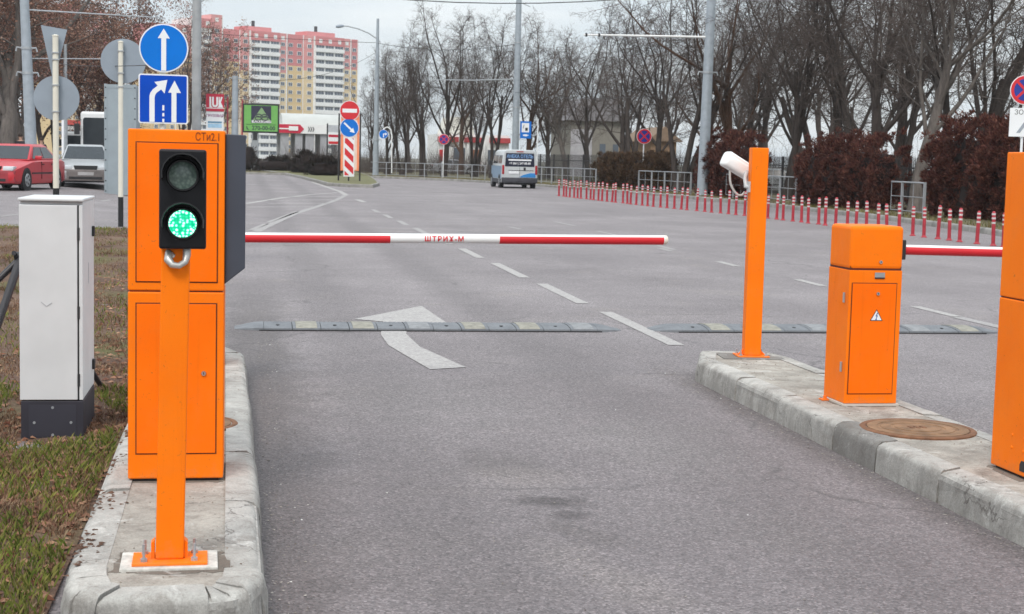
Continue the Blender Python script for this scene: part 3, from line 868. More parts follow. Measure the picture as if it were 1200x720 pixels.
# ---- manhole covers
def manhole(label, x, y, r):
    t = thing('manhole_cover', label, 'manhole cover', (x, y, H0), 0, 'rusty manhole covers')
    prof = [(r, 0), (r, .006), (r*.97, .010), (r*.90, .010), (r*.89, .005)]
    mb = MB(); n = 40
    part('frame', MB().lathe([(r, -.01), (r, .006), (r*.98, .011), (r*.90, .011), (r*.88, .004), (r*.86, .0035)], n=n), M_RUST, t, sm=40)
    part('cover', MB().lathe([(r*.875, .004), (r*.87, .012), (r*.70, .0125), (r*.69, .0085), (r*.64, .0085), (r*.63, .0125), (r*.48, .013), (r*.47, .009), (r*.40, .009), (r*.39, .0135), (r*.01, .0135)], n=n), mat('cover_rust', (.23, .135, .075), .85, .2, .4, 9, .5, 60), t, sm=30)
    mk = MB()
    for k in range(3): mk.box(-.05 + .035*k, -.03 + .035*k, -.03, .03, .0135, .0165)
    part('cast_ribs', mk, M_RUST, t)
    return t
manhole('rusty round manhole cover sunk in the right island', 3.655, 7.86, .315)
manhole('rusty manhole cover half hidden behind the left parking terminal', -.305, 8.15, .27)

# ---- rubber speed bumps, laid segment by segment
def rubber_mat():
    t = NT('speed_bump_rubber').set(.9, 0, .3); v = t.pos()
    cc = t.mix(t.ramp(t.noise(v, 5, 6, .7), [(.3, 0.0), (.7, 1.0)]), (.135, .143, .156), (.215, .225, .24))
    t.col(cc); t.bump(t.noise(v, 60, 4), .4, .006); return t.m
M_RUB = rubber_mat()
M_YEL = mat('worn_yellow_insert', (.255, .243, .205), .85, var=.25, scale=14, bump=.3)
M_YEL2 = mat('bare_grey_insert', (.225, .23, .238), .85, var=.2, scale=14, bump=.3)
def speed_bump(label, X0, X1, seed):
    rnd = random.Random(seed)
    yc = 14.16; hw = .26; Hh = .052
    t = thing('speed_bump', label, 'speed bump', (X0, yc, 0), 0, 'rubber speed bumps')
    prof = [(-hw, 0), (-hw*.99, .026), (-hw*.72, .040), (-hw*.4, Hh-.004), (0, Hh), (hw*.4, Hh-.004), (hw*.72, .040), (hw*.99, .026), (hw, 0)]
    L = X1 - X0; cap = .26; n = max(1, round((L - 2*cap)/.255)); st = (L - 2*cap)/n
    ring = lambda x, k=1.0, s=1.0: [(x, a*s, b*k) for a, b in prof]
    for side in (0, 1):
        rings = []
        for q in (0, .15, .4, .7, 1.0):
            x = cap*q if side == 0 else L - cap*q
            rings.append(ring(x, max(.12, math.sin(q*math.pi/2)), .45 + .55*math.sin(q*math.pi/2)))
        part('end_piece', MB().loft(rings), M_RUB, t, sm=40)
    for i in range(n):
        x0 = cap + i*st + .003; x1 = x0 + st - .006
        dz = rnd.uniform(-.003, .003); k = 1 + dz*10
        if i % 2 == 0:
            # ribbed block
            mb = MB(); m = 12
            rings = []
            for j in range(m+1):
                x = x0 + (x1-x0)*j/m; kk = k*(1.0 if j % 2 else .90)
                rings.append(ring(x, kk))
            mb.loft(rings); part('rubber_block', mb, M_RUB, t, sm=20)
            part('fixing_bolt', MB().cyl(((x0+x1)/2, -.15, .03), ((x0+x1)/2, -.152, .046), .018, n=8), M_DARK, t)
        else:
            part('rubber_block', MB().loft([ring(x0, k*.98), ring(x1, k*.98)]), M_RUB, t, sm=40)
            yy = M_YEL if rnd.random() < .55 else M_YEL2
            ins = MB()
            for q0, q1 in ((1, 4), (4, 7)):
                pts = prof[q0:q1+1]
                top = [(a*.97, b+.0035) for a, b in pts]; 
                ins.loft([[(x, a, b) for a, b in top + [(a, b-.004) for a, b in reversed(pts)]] for x in (x0+.03, x1-.03)])
            part('reflective_insert', ins, yy, t)
    part('shade_strip', MB().box(.22, L-.22, -hw-.005, -hw+.002, 0, .011), mat('bump_shade', (.03, .03, .032), .9), t)  # near-black strip painted as the shadow along the bump's near foot
    return t
speed_bump('long rubber speed bump across the lane beyond the white arrow tail', -.10, 3.50, 4)
speed_bump('rubber speed bump crossing the road behind the slim orange post', 3.80, 7.35, 9)

# ---- contact shade painted as thin dark sheets round the feet of cabinets and posts
def contact_shade(isl, x0, x1, y0, y1, seed):
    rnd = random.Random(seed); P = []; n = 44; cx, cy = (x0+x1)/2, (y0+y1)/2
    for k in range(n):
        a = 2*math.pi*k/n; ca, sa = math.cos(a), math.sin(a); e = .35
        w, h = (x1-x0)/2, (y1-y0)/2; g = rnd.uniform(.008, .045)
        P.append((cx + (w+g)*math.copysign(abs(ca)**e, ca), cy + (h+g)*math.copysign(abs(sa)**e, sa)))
    part('shade_patch', MB().prism(P, .1515, .1552, 'xy'), M_CONTACT, isl)
M_CONTACT = concrete_mat('contact_shade_paint', (.22, .185, .155), .75)
contact_shade(isl_l, -.497, -.09, 6.725, 7.12, 1); contact_shade(isl_l, -.42, -.09, 5.26, 5.49, 2)
contact_shade(isl_r, 3.555, 3.89, 8.68, 9.01, 3); contact_shade(isl_r, 3.575, 3.98, 6.46, 6.86, 4)

# ---- loose concrete lump at the foot of the left island
lump = thing('concrete_lump', 'rounded grey concrete lump against the near end of the left island', 'concrete block', (-.218, 4.83, 0), 0)
part('lump_body', along((0, -.16, .03), (0, .06, .035), 16, .068, .075, [(0, .7), (.08, .95), (.3, 1.0), (1.0, 1.02)]), M_CONC, lump, sm=50)

# ---- flexible bollards
bol0 = None
NB = 62
BA, BB_, BC = G(655, 230), G(870, 253), G(1160, 288)
def bol_pos(i):
    t = i/(NB-1)       # spacing even along the ground, from the near (right) end to the far end
    path = BOLP; k = t*(len(path)-1); j = min(int(k), len(path)-2); return path[j].lerp(path[j+1], k-j)
_bl = catmull([(15.55, 28.0), (15.72, 31.0), (15.72, 37), (15.6, 46.5), (14.75, 55), (14.1, 69)], 10)
_len = sum((a-b).length for a, b in zip(_bl, _bl[1:]))
BOLP = resample(_bl, _len/(NB-1) - 1e-4)
_rb = random.Random(8)
M_BOL = mat('bollard_red', (.37, .020, .034), .5, var=.2, scale=5)
M_BAND = mat('bollard_band', (.54, .50, .49), .5, var=.08, scale=10)
def make_bollard():
    t = thing('bollard', '', 'bollard', (0,0,0), 0, 'flexible bollards along the road edge')
    part('base', MB().lathe([(.075, 0), (.075, .012), (.055, .025), (.045, .05)], n=12), M_BOL, t, sm=40)
    part('post', MB().lathe([(.042, .03), (.040, .70), (.034, .735), (.018, .75)], n=12), M_BOL, t, sm=40)
    for z in (.50, .60, .69-.0): part('reflective_band', MB().lathe([(.0435, z-.022), (.0435, z+.018)], n=12), M_BAND, t, sm=40)
    return t
bol0 = make_bollard()
for i in range(NB):
    p = BOLP[min(i, len(BOLP)-1)]
    lab = f'red flexible bollard with white bands, {ordinal(i+1)} of the row from its near right end'
    loc = (p.x + _rb.uniform(-.05, .05), p.y + _rb.uniform(-.05, .05), 0)
    if i == 0:
        bol0.location = loc; bol0['label'] = lab; o = bol0
    else: o = dup(bol0, loc, _rb.uniform(0, 3), lab)
    o.rotation_euler = (_rb.gauss(0, .018), _rb.gauss(0, .020), o.rotation_euler.z)
    s = _rb.uniform(.93, 1.04); o.scale = (1, 1, s*1.02)
# ================================================================== SIGNS AND POLES
def ngon(cx, cz, r, n=40, a0=0): return [(cx + r*math.cos(a0 + 2*math.pi*k/n), cz + r*math.sin(a0 + 2*math.pi*k/n)) for k in range(n)]
def rrect(x0, x1, z0, z1, r, n=4):
    P = []
    for cx, cz, a in ((x1-r, z1-r, 0), (x0+r, z1-r, 90), (x0+r, z0+r, 180), (x1-r, z0+r, 270)):
        for k in range(n+1): t = R(a + 90*k/n); P.append((cx + r*math.cos(t), cz + r*math.sin(t)))
    return P
def pole(parent, h, r, m=M_CREAM, black=None, name='pole', x=0, y=0, z0=0, n=14):
    o = part(name, MB().tube([(x, y, z0), (x, y, h)], [r, r*.97], n), m, parent, sm=50)
    part('pole_cap', MB().lathe([(r*1.1, h), (r*1.1, h+.02), (r*.4, h+.035)], x, y, n), m, o, sm=40)
    if black: part('black_band', MB().tube([(x, y, z0-.01), (x, y, black)], r*1.06, n), M_BLACK, o, sm=50)
    return o
def disc(parent, cx, cz, r, y, m, name='sign_face', back=True, rim=None, d=.012):
    f = part(name, MB().prism(ngon(cx, cz, r), y, y+d, 'xz'), m, parent)
    if rim: part('rim', MB().tube([(cx + r*math.cos(2*math.pi*k/40), y-.001, cz + r*math.sin(2*math.pi*k/40)) for k in range(41)], .008, 6, cap=False), rim, f, sm=60)
    return f

# ---- two poles seen from behind, with grey sign backs
def back_pole(label, u, vtop, vbase, Y, black):
    g = GG(u, vbase); b = at(u, vbase, Y); b = Vector((b.x, Y, zg(b.x, Y)))
    t = thing('sign_post', label, 'sign post', b, 0, 'white sign posts seen from behind')
    h = at(u, vtop, Y).z - b.z
    pole(t, h, .052 if black else .05, black=black)
    return t, b, mpp(Y, u)
YA = 28.0
tA, bA, mA = back_pole('white post with a triangular sign back above a round one, behind the pale cabinet', 66, 43, 290, YA, .9)
def lx(t, u, v, Y): p = at(u, v, Y) - t.location; return p.x, p.z
c = lx(tA, 65.5, 115, YA)
s = part('round_sign', MB().prism(ngon(c[0], c[1], 27*mA), -.10, -.088, 'xz'), M_SIGNBACK, tA, label='round grey back of a sign')
s.location = (0, .19, 0)
tri = [lx(tA, *q, YA) for q in ((47, 29), (78, 34.5), (62, 97))]
s = part('triangular_sign', MB().prism(tri, -.10, -.085, 'xz'), M_SIGNBACK, tA, label='triangular grey back of a give-way sign')
s.location = (0, .19, 0)
for v in (62, 70, 100, 131): part('clip', MB().box(-.06, .06, -.06, .075, lx(tA, 65, v, YA)[1]-.012, lx(tA, 65, v, YA)[1]+.012), M_STEEL, tA)
YBp = GG(142, 266).y
tB, bB, mB = back_pole('white post with black foot carrying one round sign back, left of the blue signs', 141.5, 50, 266, YBp, 36*mpp(YBp, 140))
c = lx(tB, 144, 71.5, YBp)
s = part('round_sign', MB().prism(ngon(c[0], c[1], 26.5*mB), -.10, -.086, 'xz'), M_SIGNBACK, tB, label='round grey back of a sign'); s.location = (0, .19, 0)
for v in (60, 86, 102): part('clip', MB().box(-.065, .065, -.06, .085, lx(tB, 142, v, YBp)[1]-.012, lx(tB, 142, v, YBp)[1]+.012), M_STEEL, tB)

# ---- blue mandatory sign above the lane sign
YS = 21.5; mS = mpp(YS, 192)
b = at(190, 310, YS); b.z = .05
tS = thing('sign_post', 'post with a blue straight-ahead disc above a blue square lane sign', 'sign post', b, R(2))
pole(tS, lx(tS, 191, 32, YS)[1], .04, name='pole')
c = lx(tS, 192, 57, YS); r = 28.6*mS
f = part('round_sign', MB().prism(ngon(*c, r, 48), -.075, -.06, 'xz'), M_SIGNW, tS)
part('blue_field', MB().prism(ngon(*c, r*.945, 48), -.0785, -.0752, 'xz'), mat('sign_blue_round', (.004, .165, .62), .45, var=.06, spec=.15), f)
ar = [(-.10, -.93), (.10, -.93), (.10, .40), (.245, .40), (0, .80), (-.245, .40), (-.10, .40)]
part('white_arrow', MB().prism([(c[0] + a*r + .0*b_, c[1] + b_*r) for a, b_ in ar], -.082, -.0788, 'xz'), M_SIGNW, f)
x0, z0 = lx(tS, 162.5, 144.5, YS); x1, z1 = lx(tS, 220.5, 88.5, YS)
f = part('square_sign', MB().prism(rrect(x0, x1, z0, z1, .03), -.075, -.06, 'xz'), M_SIGNW, tS)
e = .018
part('blue_field', MB().prism(rrect(x0+e, x1-e, z0+e, z1-e, .02), -.0785, -.0752, 'xz'), mat('sign_blue_square', (.003, .065, .47), .45, var=.06, spec=.15), f)
W_ = x1-x0
def lanepart(name, pts): part(name, MB().prism([(x0 + a*W_, z0 + b_*W_) for a, b_ in pts], -.082, -.0788, 'xz'), M_SIGNW, f)
lanepart('straight_arrow', [(.665, .03), (.765, .03), (.765, .64), (.855, .64), (.725, .89), (.595, .64), (.665, .64)])
lanepart('merging_arrow', [(.22, .03), (.325, .03), (.325, .53), (.335, .585), (.365, .63), (.455, .70), (.525, .62), (.58, .90), (.32, .85), (.385, .775), (.29, .70), (.24, .63), (.22, .56)])
for q0, q1 in ((.03, .10), (.15, .22), (.27, .38)): lanepart('lane_dash', [(.48, q0), (.52, q0), (.52, q1), (.48, q1)])
for z in (c[1]-.1, c[1]+.1, z0+.12, z1-.12): part('clip', MB().box(-.05, .05, -.06, .05, z-.012, z+.012), M_STEEL, tS)

# ---- lamp and wire poles
def mast(label, u, vb, Y, r0, r1, vtop, lean=0.0, m=M_POLE, collars=(), name='utility_pole', cat='pole', base=True):
    p = at(u, vb, Y); p = Vector((p.x, Y, max(zg(p.x, Y), -.02)))
    t = thing(name, label, cat, p)
    h = at(u, vtop, Y).z - p.z
    part('shaft', MB().tube([(0, 0, -.05), (lean*.33, 0, h*.33), (lean*.66, 0, h*.66), (lean, 0, h)], [r0, r0 + (r1-r0)*.33, r0 + (r1-r0)*.66, r1], 18), m, t, sm=60)
    for v in collars:
        z = at(u, v, Y).z - p.z; rr = r0 + (r1-r0)*z/h; x = lean*z/h
        part('collar', MB().tube([(x, 0, z-.05), (x, 0, z+.05)], rr*1.12, 18), M_STEEL, t, sm=50)
        part('hook', MB().tube([(x-rr*2.1, 0, z-.12), (x-rr*1.9, 0, z+.03), (x-rr, -.05, z), (x+rr, -.05, z), (x+rr*1.9, 0, z+.02), (x+rr*2.1, 0, z-.13)], .035, 6), M_STEEL, t, sm=60)
    if base: part('base_flange', MB().tube([(0, 0, -.02), (0, 0, .22)], [r0*1.35, r0*1.2], 18), m, t, sm=50)
    return t, p, h
t, p, h = mast('grey steel mast at the far left behind the red car', 38, 184, 62, .235, .16, -25, lean=-.30, collars=(57, 86))
part('wire_arm', MB().tube([(-.2, 0, at(40, 12, 62).z - p.z), (5.0, 0, at(188, 21, 62).z - p.z)], [.03, .02], 6), M_STEEL, t)
part('lower_arm', MB().tube([(-.2, 0, at(40, 69, 62).z - p.z), (2.9, 0, at(118, 69, 62).z - p.z)], .018, 6), M_STEEL, t)
mast('plain galvanised pole just right of the blue signs', 229.5, 300, 22.5, .066, .064, -25, m=mat('pole_galv', (.36, .37, .38), .5, .35, .15, 6), base=False)
mast('short grey wire mast between the petrol pylon and the green billboard', 275, 196, 80, .20, .15, 89, collars=(92,))
mast('thin grey pole rising behind the give-way sign back', 77, 190, 70, .09, .07, 52, m=M_STEEL, base=False)
# curved street lamp far away
Yl = 122
t, p, h = mast('tall street lamp with a curved arm over the far railing', 440, 207.5, Yl, .24, .10, 22, collars=(164,))
m_ = mpp(Yl, 440)
pts = [(0, 0, at(440, 45, Yl).z - p.z)]
arm = [at(u, v, Yl) - p for u, v in ((446, 50), (440, 44.5), (432, 39), (420, 34), (408, 31), (401, 30.5))]
part('arm', MB().tube(arm, [.05]*6, 8), M_STEEL, t, sm=60)
a, b = at(403, 30.5, Yl) - p, at(393.5, 31.5, Yl) - p
part('lamp_head', along(a, b, 14, .16, .13, [(0, .5), (.25, .9), (.7, 1.0), (1, .6)]), M_SIGNBACK, t, sm=50)
# trolley masts
t, p, h = mast('tall wire mast behind the white van and bus stop sign', 603, 212, 116, .27, .20, -40, collars=(126, 50))
part('span_arm', MB().tube([(0, 0, at(603, 93, 116).z - p.z), (-3.4, 0, at(545, 94, 116).z - p.z), (-6.6, 0, at(505, 93.5, 116).z - p.z)], [.05, .045, .03], 6), M_STEEL, t)
part('stay', MB().tube([(0, 0, at(603, 2, 116).z - p.z), (.9, 0, at(615, 8, 116).z - p.z)], .03, 6), M_STEEL, t)
t, p, h = mast('thick pale wire mast standing among the brown hedges', 823, 226, 70, .265, .20, -40, lean=.12, collars=(85,))
part('bracket_arm', MB().tube([(.05, 0, at(823, 43.5, 70).z - p.z), at(740, 42, 70) - p, at(684, 41, 70) - p], [.055, .05, .04], 8), M_WHITE, t, sm=50)
part('insulator', MB().tube([at(701, 41.2, 70) - p, at(703, 41.2, 70) - p], .09, 8).tube([at(686, 41, 70) - p, at(688, 41, 70) - p], .09, 8), M_DARK, t)['kind'] = 'stuff'

# ---- detour board on the tip of the far island
Yd = 90.0; md = mpp(Yd, 410)
b = at(410, 212, Yd); b.z = .16
td = thing('detour_board', 'tall orange detour board with no-entry disc, blue arrow disc and red stripes', 'road sign', b, R(-2))
def dl(u, v): p = at(u, v, Yd) - td.location; return p.x, p.z
for u in (397.6, 422.6):
    x, z1 = dl(u, 133); part('frame_post', MB().box(x-.045, x+.045, 0, .09, -.05, z1), M_DARK, td, bevel=.01)
x, z = dl(408.5, 208); part('centre_post', MB().box(x-.04, x+.04, .0, .06, -.05, z+.3), M_DARK, td)
x0, z0 = dl(399, 200); x1, z1 = dl(421.4, 134)
brd = part('orange_panel', MB().box(x0, x1, -.03, .0, z0, z1), mat('fluorescent_orange', (.86, .26, .12), .5, var=.1), td)
part('pale_panel', MB().box(x0+.13, x1-.13, -.036, -.0305, z0+.06, z1-.35), mat('pale_peach', (.80, .60, .50), .5, var=.08), brd)
for i in range(3):
    zz = z1 - .30 - i*.16; part('chevron', MB().prism([(x0+.22, zz), ((x0+x1)/2, zz+.10), (x1-.22, zz), (x1-.22, zz+.05), ((x0+x1)/2, zz+.15), (x0+.22, zz+.05)], -.040, -.0365, 'xz'), mat('peach_line', (.8, .45, .35), .5), brd)
c = dl(409.8, 130); r = 11.8*md
f = part('no_entry_disc', MB().prism(ngon(*c, r, 36), -.062, -.045, 'xz'), M_SIGNW, td)
part('red_field', MB().prism(ngon(*c, r*.94, 36), -.068, -.0625, 'xz'), M_RED, f)
part('white_bar', MB().box(c[0]-r*.72, c[0]+r*.72, -.074, -.0685, c[1]-r*.19, c[1]+r*.19), M_SIGNW, f)
c = dl(409.3, 150); r = 11.2*md
f = part('blue_arrow_disc', MB().prism(ngon(*c, r, 36), -.062, -.045, 'xz'), M_SIGNW, td)
part('blue_field', MB().prism(ngon(*c, r*.94, 36), -.068, -.0625, 'xz'), M_BLUE, f)
def rot(pts, a): return [(x*math.cos(a)-z*math.sin(a), x*math.sin(a)+z*math.cos(a)) for x, z in pts]
arr = rot([(-.09, -.75), (.09, -.75), (.09, .28), (.27, .28), (0, .78), (-.27, .28), (-.09, .28)], R(-133))
part('white_arrow', MB().prism([(c[0] + a*r, c[1] + b_*r) for a, b_ in arr], -.074, -.0685, 'xz'), M_SIGNW, f)
x0, z0 = dl(402.4, 207); x1, z1 = dl(415.6, 161.5)
f = part('striped_panel', MB().box(x0, x1, -.06, -.045, z0, z1), M_SIGNW, td)
w_, h_ = x1-x0, z1-z0; xa, xb = x0 + w_*.09, x1 - w_*.09
def clip_band(k0, k1):
    """band between two parallel slanting lines, clipped to the panel"""
    P = [(xa, k0), (xb, k0 - .40*h_*.55), (xb, k1 - .40*h_*.55), (xa, k1)]
    lo, hi = z0 + h_*.03, z1 - h_*.02
    out = []
    for (sgn, lim) in ((1, lo), (-1, hi)):
        src, out = P, []
        for i in range(len(src)):
            a, b = src[i], src[(i+1) % len(src)]; ia, ib = (a[1]-lim)*sgn >= 0, (b[1]-lim)*sgn >= 0
            if ia: out.append(a)
            if ia != ib: t = (lim-a[1])/(b[1]-a[1]); out.append((a[0]+(b[0]-a[0])*t, lim))
        P = out
        if len(P) < 3: return None
    return P
k = z0 - .05
while k < z1 + h_*.3:
    P = clip_band(k, k + h_*.175)
    if P and len(P) >= 3: part('red_stripe', MB().prism(P, -.066, -.0605, 'xz'), M_RED, f)
    k += h_*.295

# ---- round no-stopping signs
def no_stopping(label, u, v, rpx, Y, vbase, face=0):
    b = at(u, vbase, Y); b.z = .12
    t = thing('no_stopping_sign', label, 'road sign', b, R(face), 'no-stopping signs')
    x, z = 0, at(u, v, Y).z - b.z; r = rpx*mpp(Y, u)
    pole(t, z + r*.9, .035, M_SIGNW)
    f = part('sign_disc', MB().prism(ngon(x, z, r, 36), -.07, -.055, 'xz'), M_SIGNW, t)
    part('red_ring', MB().prism(ngon(x, z, r*.95, 36), -.076, -.0705, 'xz'), M_RED, f)
    part('blue_field', MB().prism(ngon(x, z, r*.74, 36), -.082, -.0765, 'xz'), mat('sign_deep_blue', (.012, .035, .28), .4), f)
    for i, a in enumerate((45, 135)):
        q = rot([(-.80, -.085), (.80, -.085), (.80, .085), (-.80, .085)], R(a))
        part('red_slash', MB().prism([(x + p_[0]*r, z + p_[1]*r) for p_ in q], -.088 - .003*i, -.0825 - .003*i, 'xz'), M_RED, f)
    return t, z, r
no_stopping('small far no-stopping sign in front of the red and white shop', 519, 163.5, 6.2, 117, 211)
no_stopping('blue and red no-stopping sign above the long brown hedge', 752.5, 160, 8.8, 82, 226)
t, z, r = no_stopping('no-stopping sign above a white zone plate at the right edge', 1192, 105.5, 16, 37.5, 262, face=-14)
zp = part('zone_plate', MB().box(-r*.93, r*.93, -.07, -.055, z - r*3.15, z - r*1.22), M_SIGNW, t)
lettering('ЗОНА', r*.46, zp, (-.0*r, -.071, z - r*1.52), M_BLACK, sx=1.0)
part('grey_slash', MB().prism([(-r*.45, z-r*2.9), (-r*.2, z-r*2.9), (r*.5, z-r*1.85), (r*.25, z-r*1.85)], -.074, -.0705, 'xz'), mat('plate_grey', (.30, .33, .38), .5), zp)

# ---- blue disc on a gooseneck pole, bus-stop sign, thin poles
b = at(459, 203, 118); b.z = .1
t = thing('gooseneck_sign', 'small blue arrow disc hanging from a curved white pole by the far railing', 'road sign', b)
gp = [at(u, v, 118) - b for u, v in ((459, 203), (459, 175), (459, 158), (458, 152), (454, 149), (450.5, 150.5), (449, 153))]
part('pole', MB().tube(gp, .045, 10), M_WHITE, t, sm=60)
c = at(449.3, 157.5, 118) - b; r = 5.4*mpp(118, 450)
f = part('sign_disc', MB().prism(ngon(c.x, c.z, r, 32), -.08, -.065, 'xz'), M_SIGNW, t)
part('blue_field', MB().prism(ngon(c.x, c.z, r*.93, 32), -.086, -.0805, 'xz'), M_BLUE, f)
part('white_arrow', MB().prism([(c.x-.1*r, c.z-.7*r), (c.x+.1*r, c.z-.7*r), (c.x+.1*r, c.z-.05*r), (c.x+.35*r, c.z-.05*r), (c.x+.35*r, c.z-.3*r), (c.x+.8*r, c.z+.05*r), (c.x+.35*r, c.z+.4*r), (c.x+.35*r, c.z+.15*r), (c.x-.1*r, c.z+.15*r)], -.092, -.0865, 'xz'), M_SIGNW, f)
b = at(628.6, 214, 108); b.z = .1
t = thing('bus_stop_sign', 'blue bus stop sign on a thin white pole above the van', 'road sign', b)
def sl(u, v): p = at(u, v, 108) - t.location; return p.x, p.z
pole(t, sl(628.6, 140)[1], .045, M_SIGNW)
x0, z0 = sl(609.3, 162.3); x1, z1 = sl(622.6, 142.6)
part('sign_bracket', MB().box(x1-.02, .02, -.03, .0, z1-.3, z1-.24).box(x1-.02, .02, -.035, .0, z0+.24, z0+.3), M_STEEL, t)['kind'] = 'stuff'
f = part('blue_board', MB().box(x0, x1, -.05, -.03, z0, z1), M_BLUE, t)
part('frame', MB().box(x0-.035, x0-.001, -.055, -.025, z0-.03, z1+.03), M_STEEL, t)
u0 = x1-x0; v0 = z1-z0
part('white_panel', MB().box(x0+u0*.13, x1-u0*.2, -.056, -.0505, z0+v0*.36, z1-v0*.10), M_SIGNW, f)
part('bus_pictogram', MB().box(x0+u0*.45, x0+u0*.68, -.062, -.0565, z0+v0*.45, z0+v0*.62).prism([(x0+u0*.24, z0+v0*.58), (x0+u0*.28, z0+v0*.58), (x0+u0*.36, z0+v0*.80), (x0+u0*.32, z0+v0*.80)], -.062, -.0565), M_BLACK, f)['kind'] = 'stuff'
part('lettering_bar', MB().prism([(x0+u0*.25, z0+v0*.15), (x0+u0*.55, z0+v0*.12), (x0+u0*.8, z0+v0*.19), (x0+u0*.55, z0+v0*.25), (x0+u0*.25, z0+v0*.22)], -.056, -.0505, 'xz'), M_SIGNW, f)

# ---- petrol pylon and green billboard
Yp = 150; b = at(252, 197, Yp); b.z = 0
t = thing('price_pylon', 'tall white petrol station price pylon with a red logo panel', 'sign pylon', b, R(3))
def pl(u, v): p = at(u, v, Yp) - t.location; return p.x, p.z
x0, zt = pl(241.5, 110); x1, zb = pl(262.5, 131)
part('pylon_body', MB().box(x0+.02, x1-.02, 0, .4, 0, zt-.05), M_SIGNW, t)
f = part('logo_panel', MB().box(x0, x1, -.06, .0, zb, zt), mat('logo_red', (.50, .012, .045), .4, var=.05), t)
cx, cz, hh = (x0+x1)/2, (zb+zt)/2, (zt-zb)
def lg(nm, pts): part(nm, MB().prism([(cx + a*hh, cz + b_*hh) for a, b_ in pts], -.075, -.061, 'xz'), M_SIGNW, f)
lg('letter', [(-.32, .33), (-.22, .33), (-.22, -.20), (-.12, -.28), (-.32, -.28)])
lg('letter', [(-.17, .33), (-.07, .33), (-.07, -.10), (-.03, -.15), (.03, -.15), (.07, -.10), (.07, .33), (.17, .33), (.17, -.14), (.09, -.25), (-.09, -.25), (-.17, -.14)])
lg('letter', [(.20, .33), (.27, .33), (.27, .10), (.33, .33), (.43, .33), (.33, .02), (.47, -.28), (.12, -.28), (.20, -.20)])
part('white_line', MB().box(x0, x1, -.066, -.061, zb + hh*.16, zb + hh*.20), M_SIGNW, f)
lettering('ГРУЗОВАЯ', .34, t, (cx, -.004, zb - .42), mat('pylon_violet', (.22, .03, .16), .5), bold=.01, sx=.92)
for za, zc, m_ in ((.95, 1.12, mat('pylon_teal', (.12, .28, .42), .5)), (1.18, 1.55, mat('pylon_pale_blue', (.36, .58, .78), .5)), (1.85, 2.02, mat('logo_red', (.5, .012, .045))), (2.1, 2.3, mat('plate_grey', (.3, .33, .38)))):
    part('price_row', MB().box(x0+.18, x1-.2, -.012, -.0005, zb - zc, zb - za), m_, t)
for u, vt in ((266.3, 115), (272.6, 108), (283.5, 118)):
    p = at(u, 198, 152); p.z = 0
    tf = thing('flag_pole', {266.3: 'thin red flag pole beside the petrol price pylon', 272.6: 'thin red flag pole just left of the short wire mast', 283.5: 'thin red flag pole at the left edge of the green billboard'}[u], 'flag pole', p, 0, 'thin red flag poles')
    hz = at(u, vt, 152).z
    part('shaft', MB().tube([(0, 0, 0), (0, 0, hz)], [.10, .08], 10), mat('flag_pole_red', (.42, .04, .07), .5), tf, sm=50)
    part('finial', MB().lathe([(.02, hz), (.10, hz+.06), (.02, hz+.14)], n=10), mat('flag_pole_red', (.42, .04, .07)), tf, sm=60)
Yg = 145; b = at(299, 196.5, Yg); b.z = .1
t = thing('billboard', 'green advertising billboard with dark triangle emblem on a grey leg', 'billboard', b, R(1))
def bl(u, v): p = at(u, v, Yg) - t.location; return p.x, p.z
x0, z0 = bl(285, 154.5); x1, z1 = bl(326.6, 123.3)
part('leg', MB().box(bl(295, 170)[0], bl(303, 170)[0], .1, .6, -.1, z0), mat('billboard_leg', (.30, .32, .34), .6), t)
part('leg_badge', MB().box(bl(296.5, 170)[0], bl(301.5, 170)[0], .085, .099, z0-.75, z0-.1), M_DARK, t)
part('frame', MB().box(x0-.07, x1+.07, 0, .45, z0-.07, z1+.07), M_DARK, t, bevel=.02)
f = part('green_face', MB().box(x0+.08, x1-.08, -.02, -.001, z0+.08, z1-.08), mat('billboard_green', (.16, .42, .10), .5, var=.08), t)
w_, h_ = x1-x0, z1-z0
q = part('dark_square', MB().box(x0+w_*.22, x0+w_*.79, -.03, -.021, z0+h_*.32, z1-h_*.05), mat('billboard_navy', (.025, .022, .05), .5), f)
cx = x0 + w_*.515
part('emblem_triangle', MB().prism([(cx-.255*w_, z0+h_*.42), (cx+.255*w_, z0+h_*.42), (cx, z0+h_*.90)], -.038, -.031, 'xz'), mat('emblem_green', (.22, .36, .17), .5), f)
for dx, dz, rr in ((-.075, .60, .055), (.075, .60, .055), (-.095, .50, .075), (.095, .50, .075)):
    ring = []
    part('emblem_ring', MB().tube([(cx + dx*w_ + rr*w_*1.15*math.cos(2*math.pi*k/16), -.042, z0 + h_*dz + rr*w_*.72*math.sin(2*math.pi*k/16)) for k in range(17)], .045, 6, cap=False), mat('billboard_navy', (.025, .022, .05)), f)
lettering('BLACKBOARD', .30, f, (cx, -.042, z0+h_*.375), M_SIGNW, bold=.012, sx=.92)
lettering('270-00-00', .52, f, (cx + w_*.06, -.024, z0+h_*.14), mat('billboard_navy', (.025, .022, .05)), bold=.012, sx=1.0)
part('slogan_line', MB().box(x0+w_*.08, x1-w_*.08, -.024, -.0205, z0+h_*.255, z0+h_*.285), mat('slogan_green', (.05, .16, .04), .5), f)
part('handset_icon', MB().tube([(x0+w_*.10, -.025, z0+h_*.2), (x0+w_*.105, -.025, z0+h_*.12), (x0+w_*.15, -.025, z0+h_*.08)], .05, 6), mat('billboard_navy', (.025, .022, .05)), f)
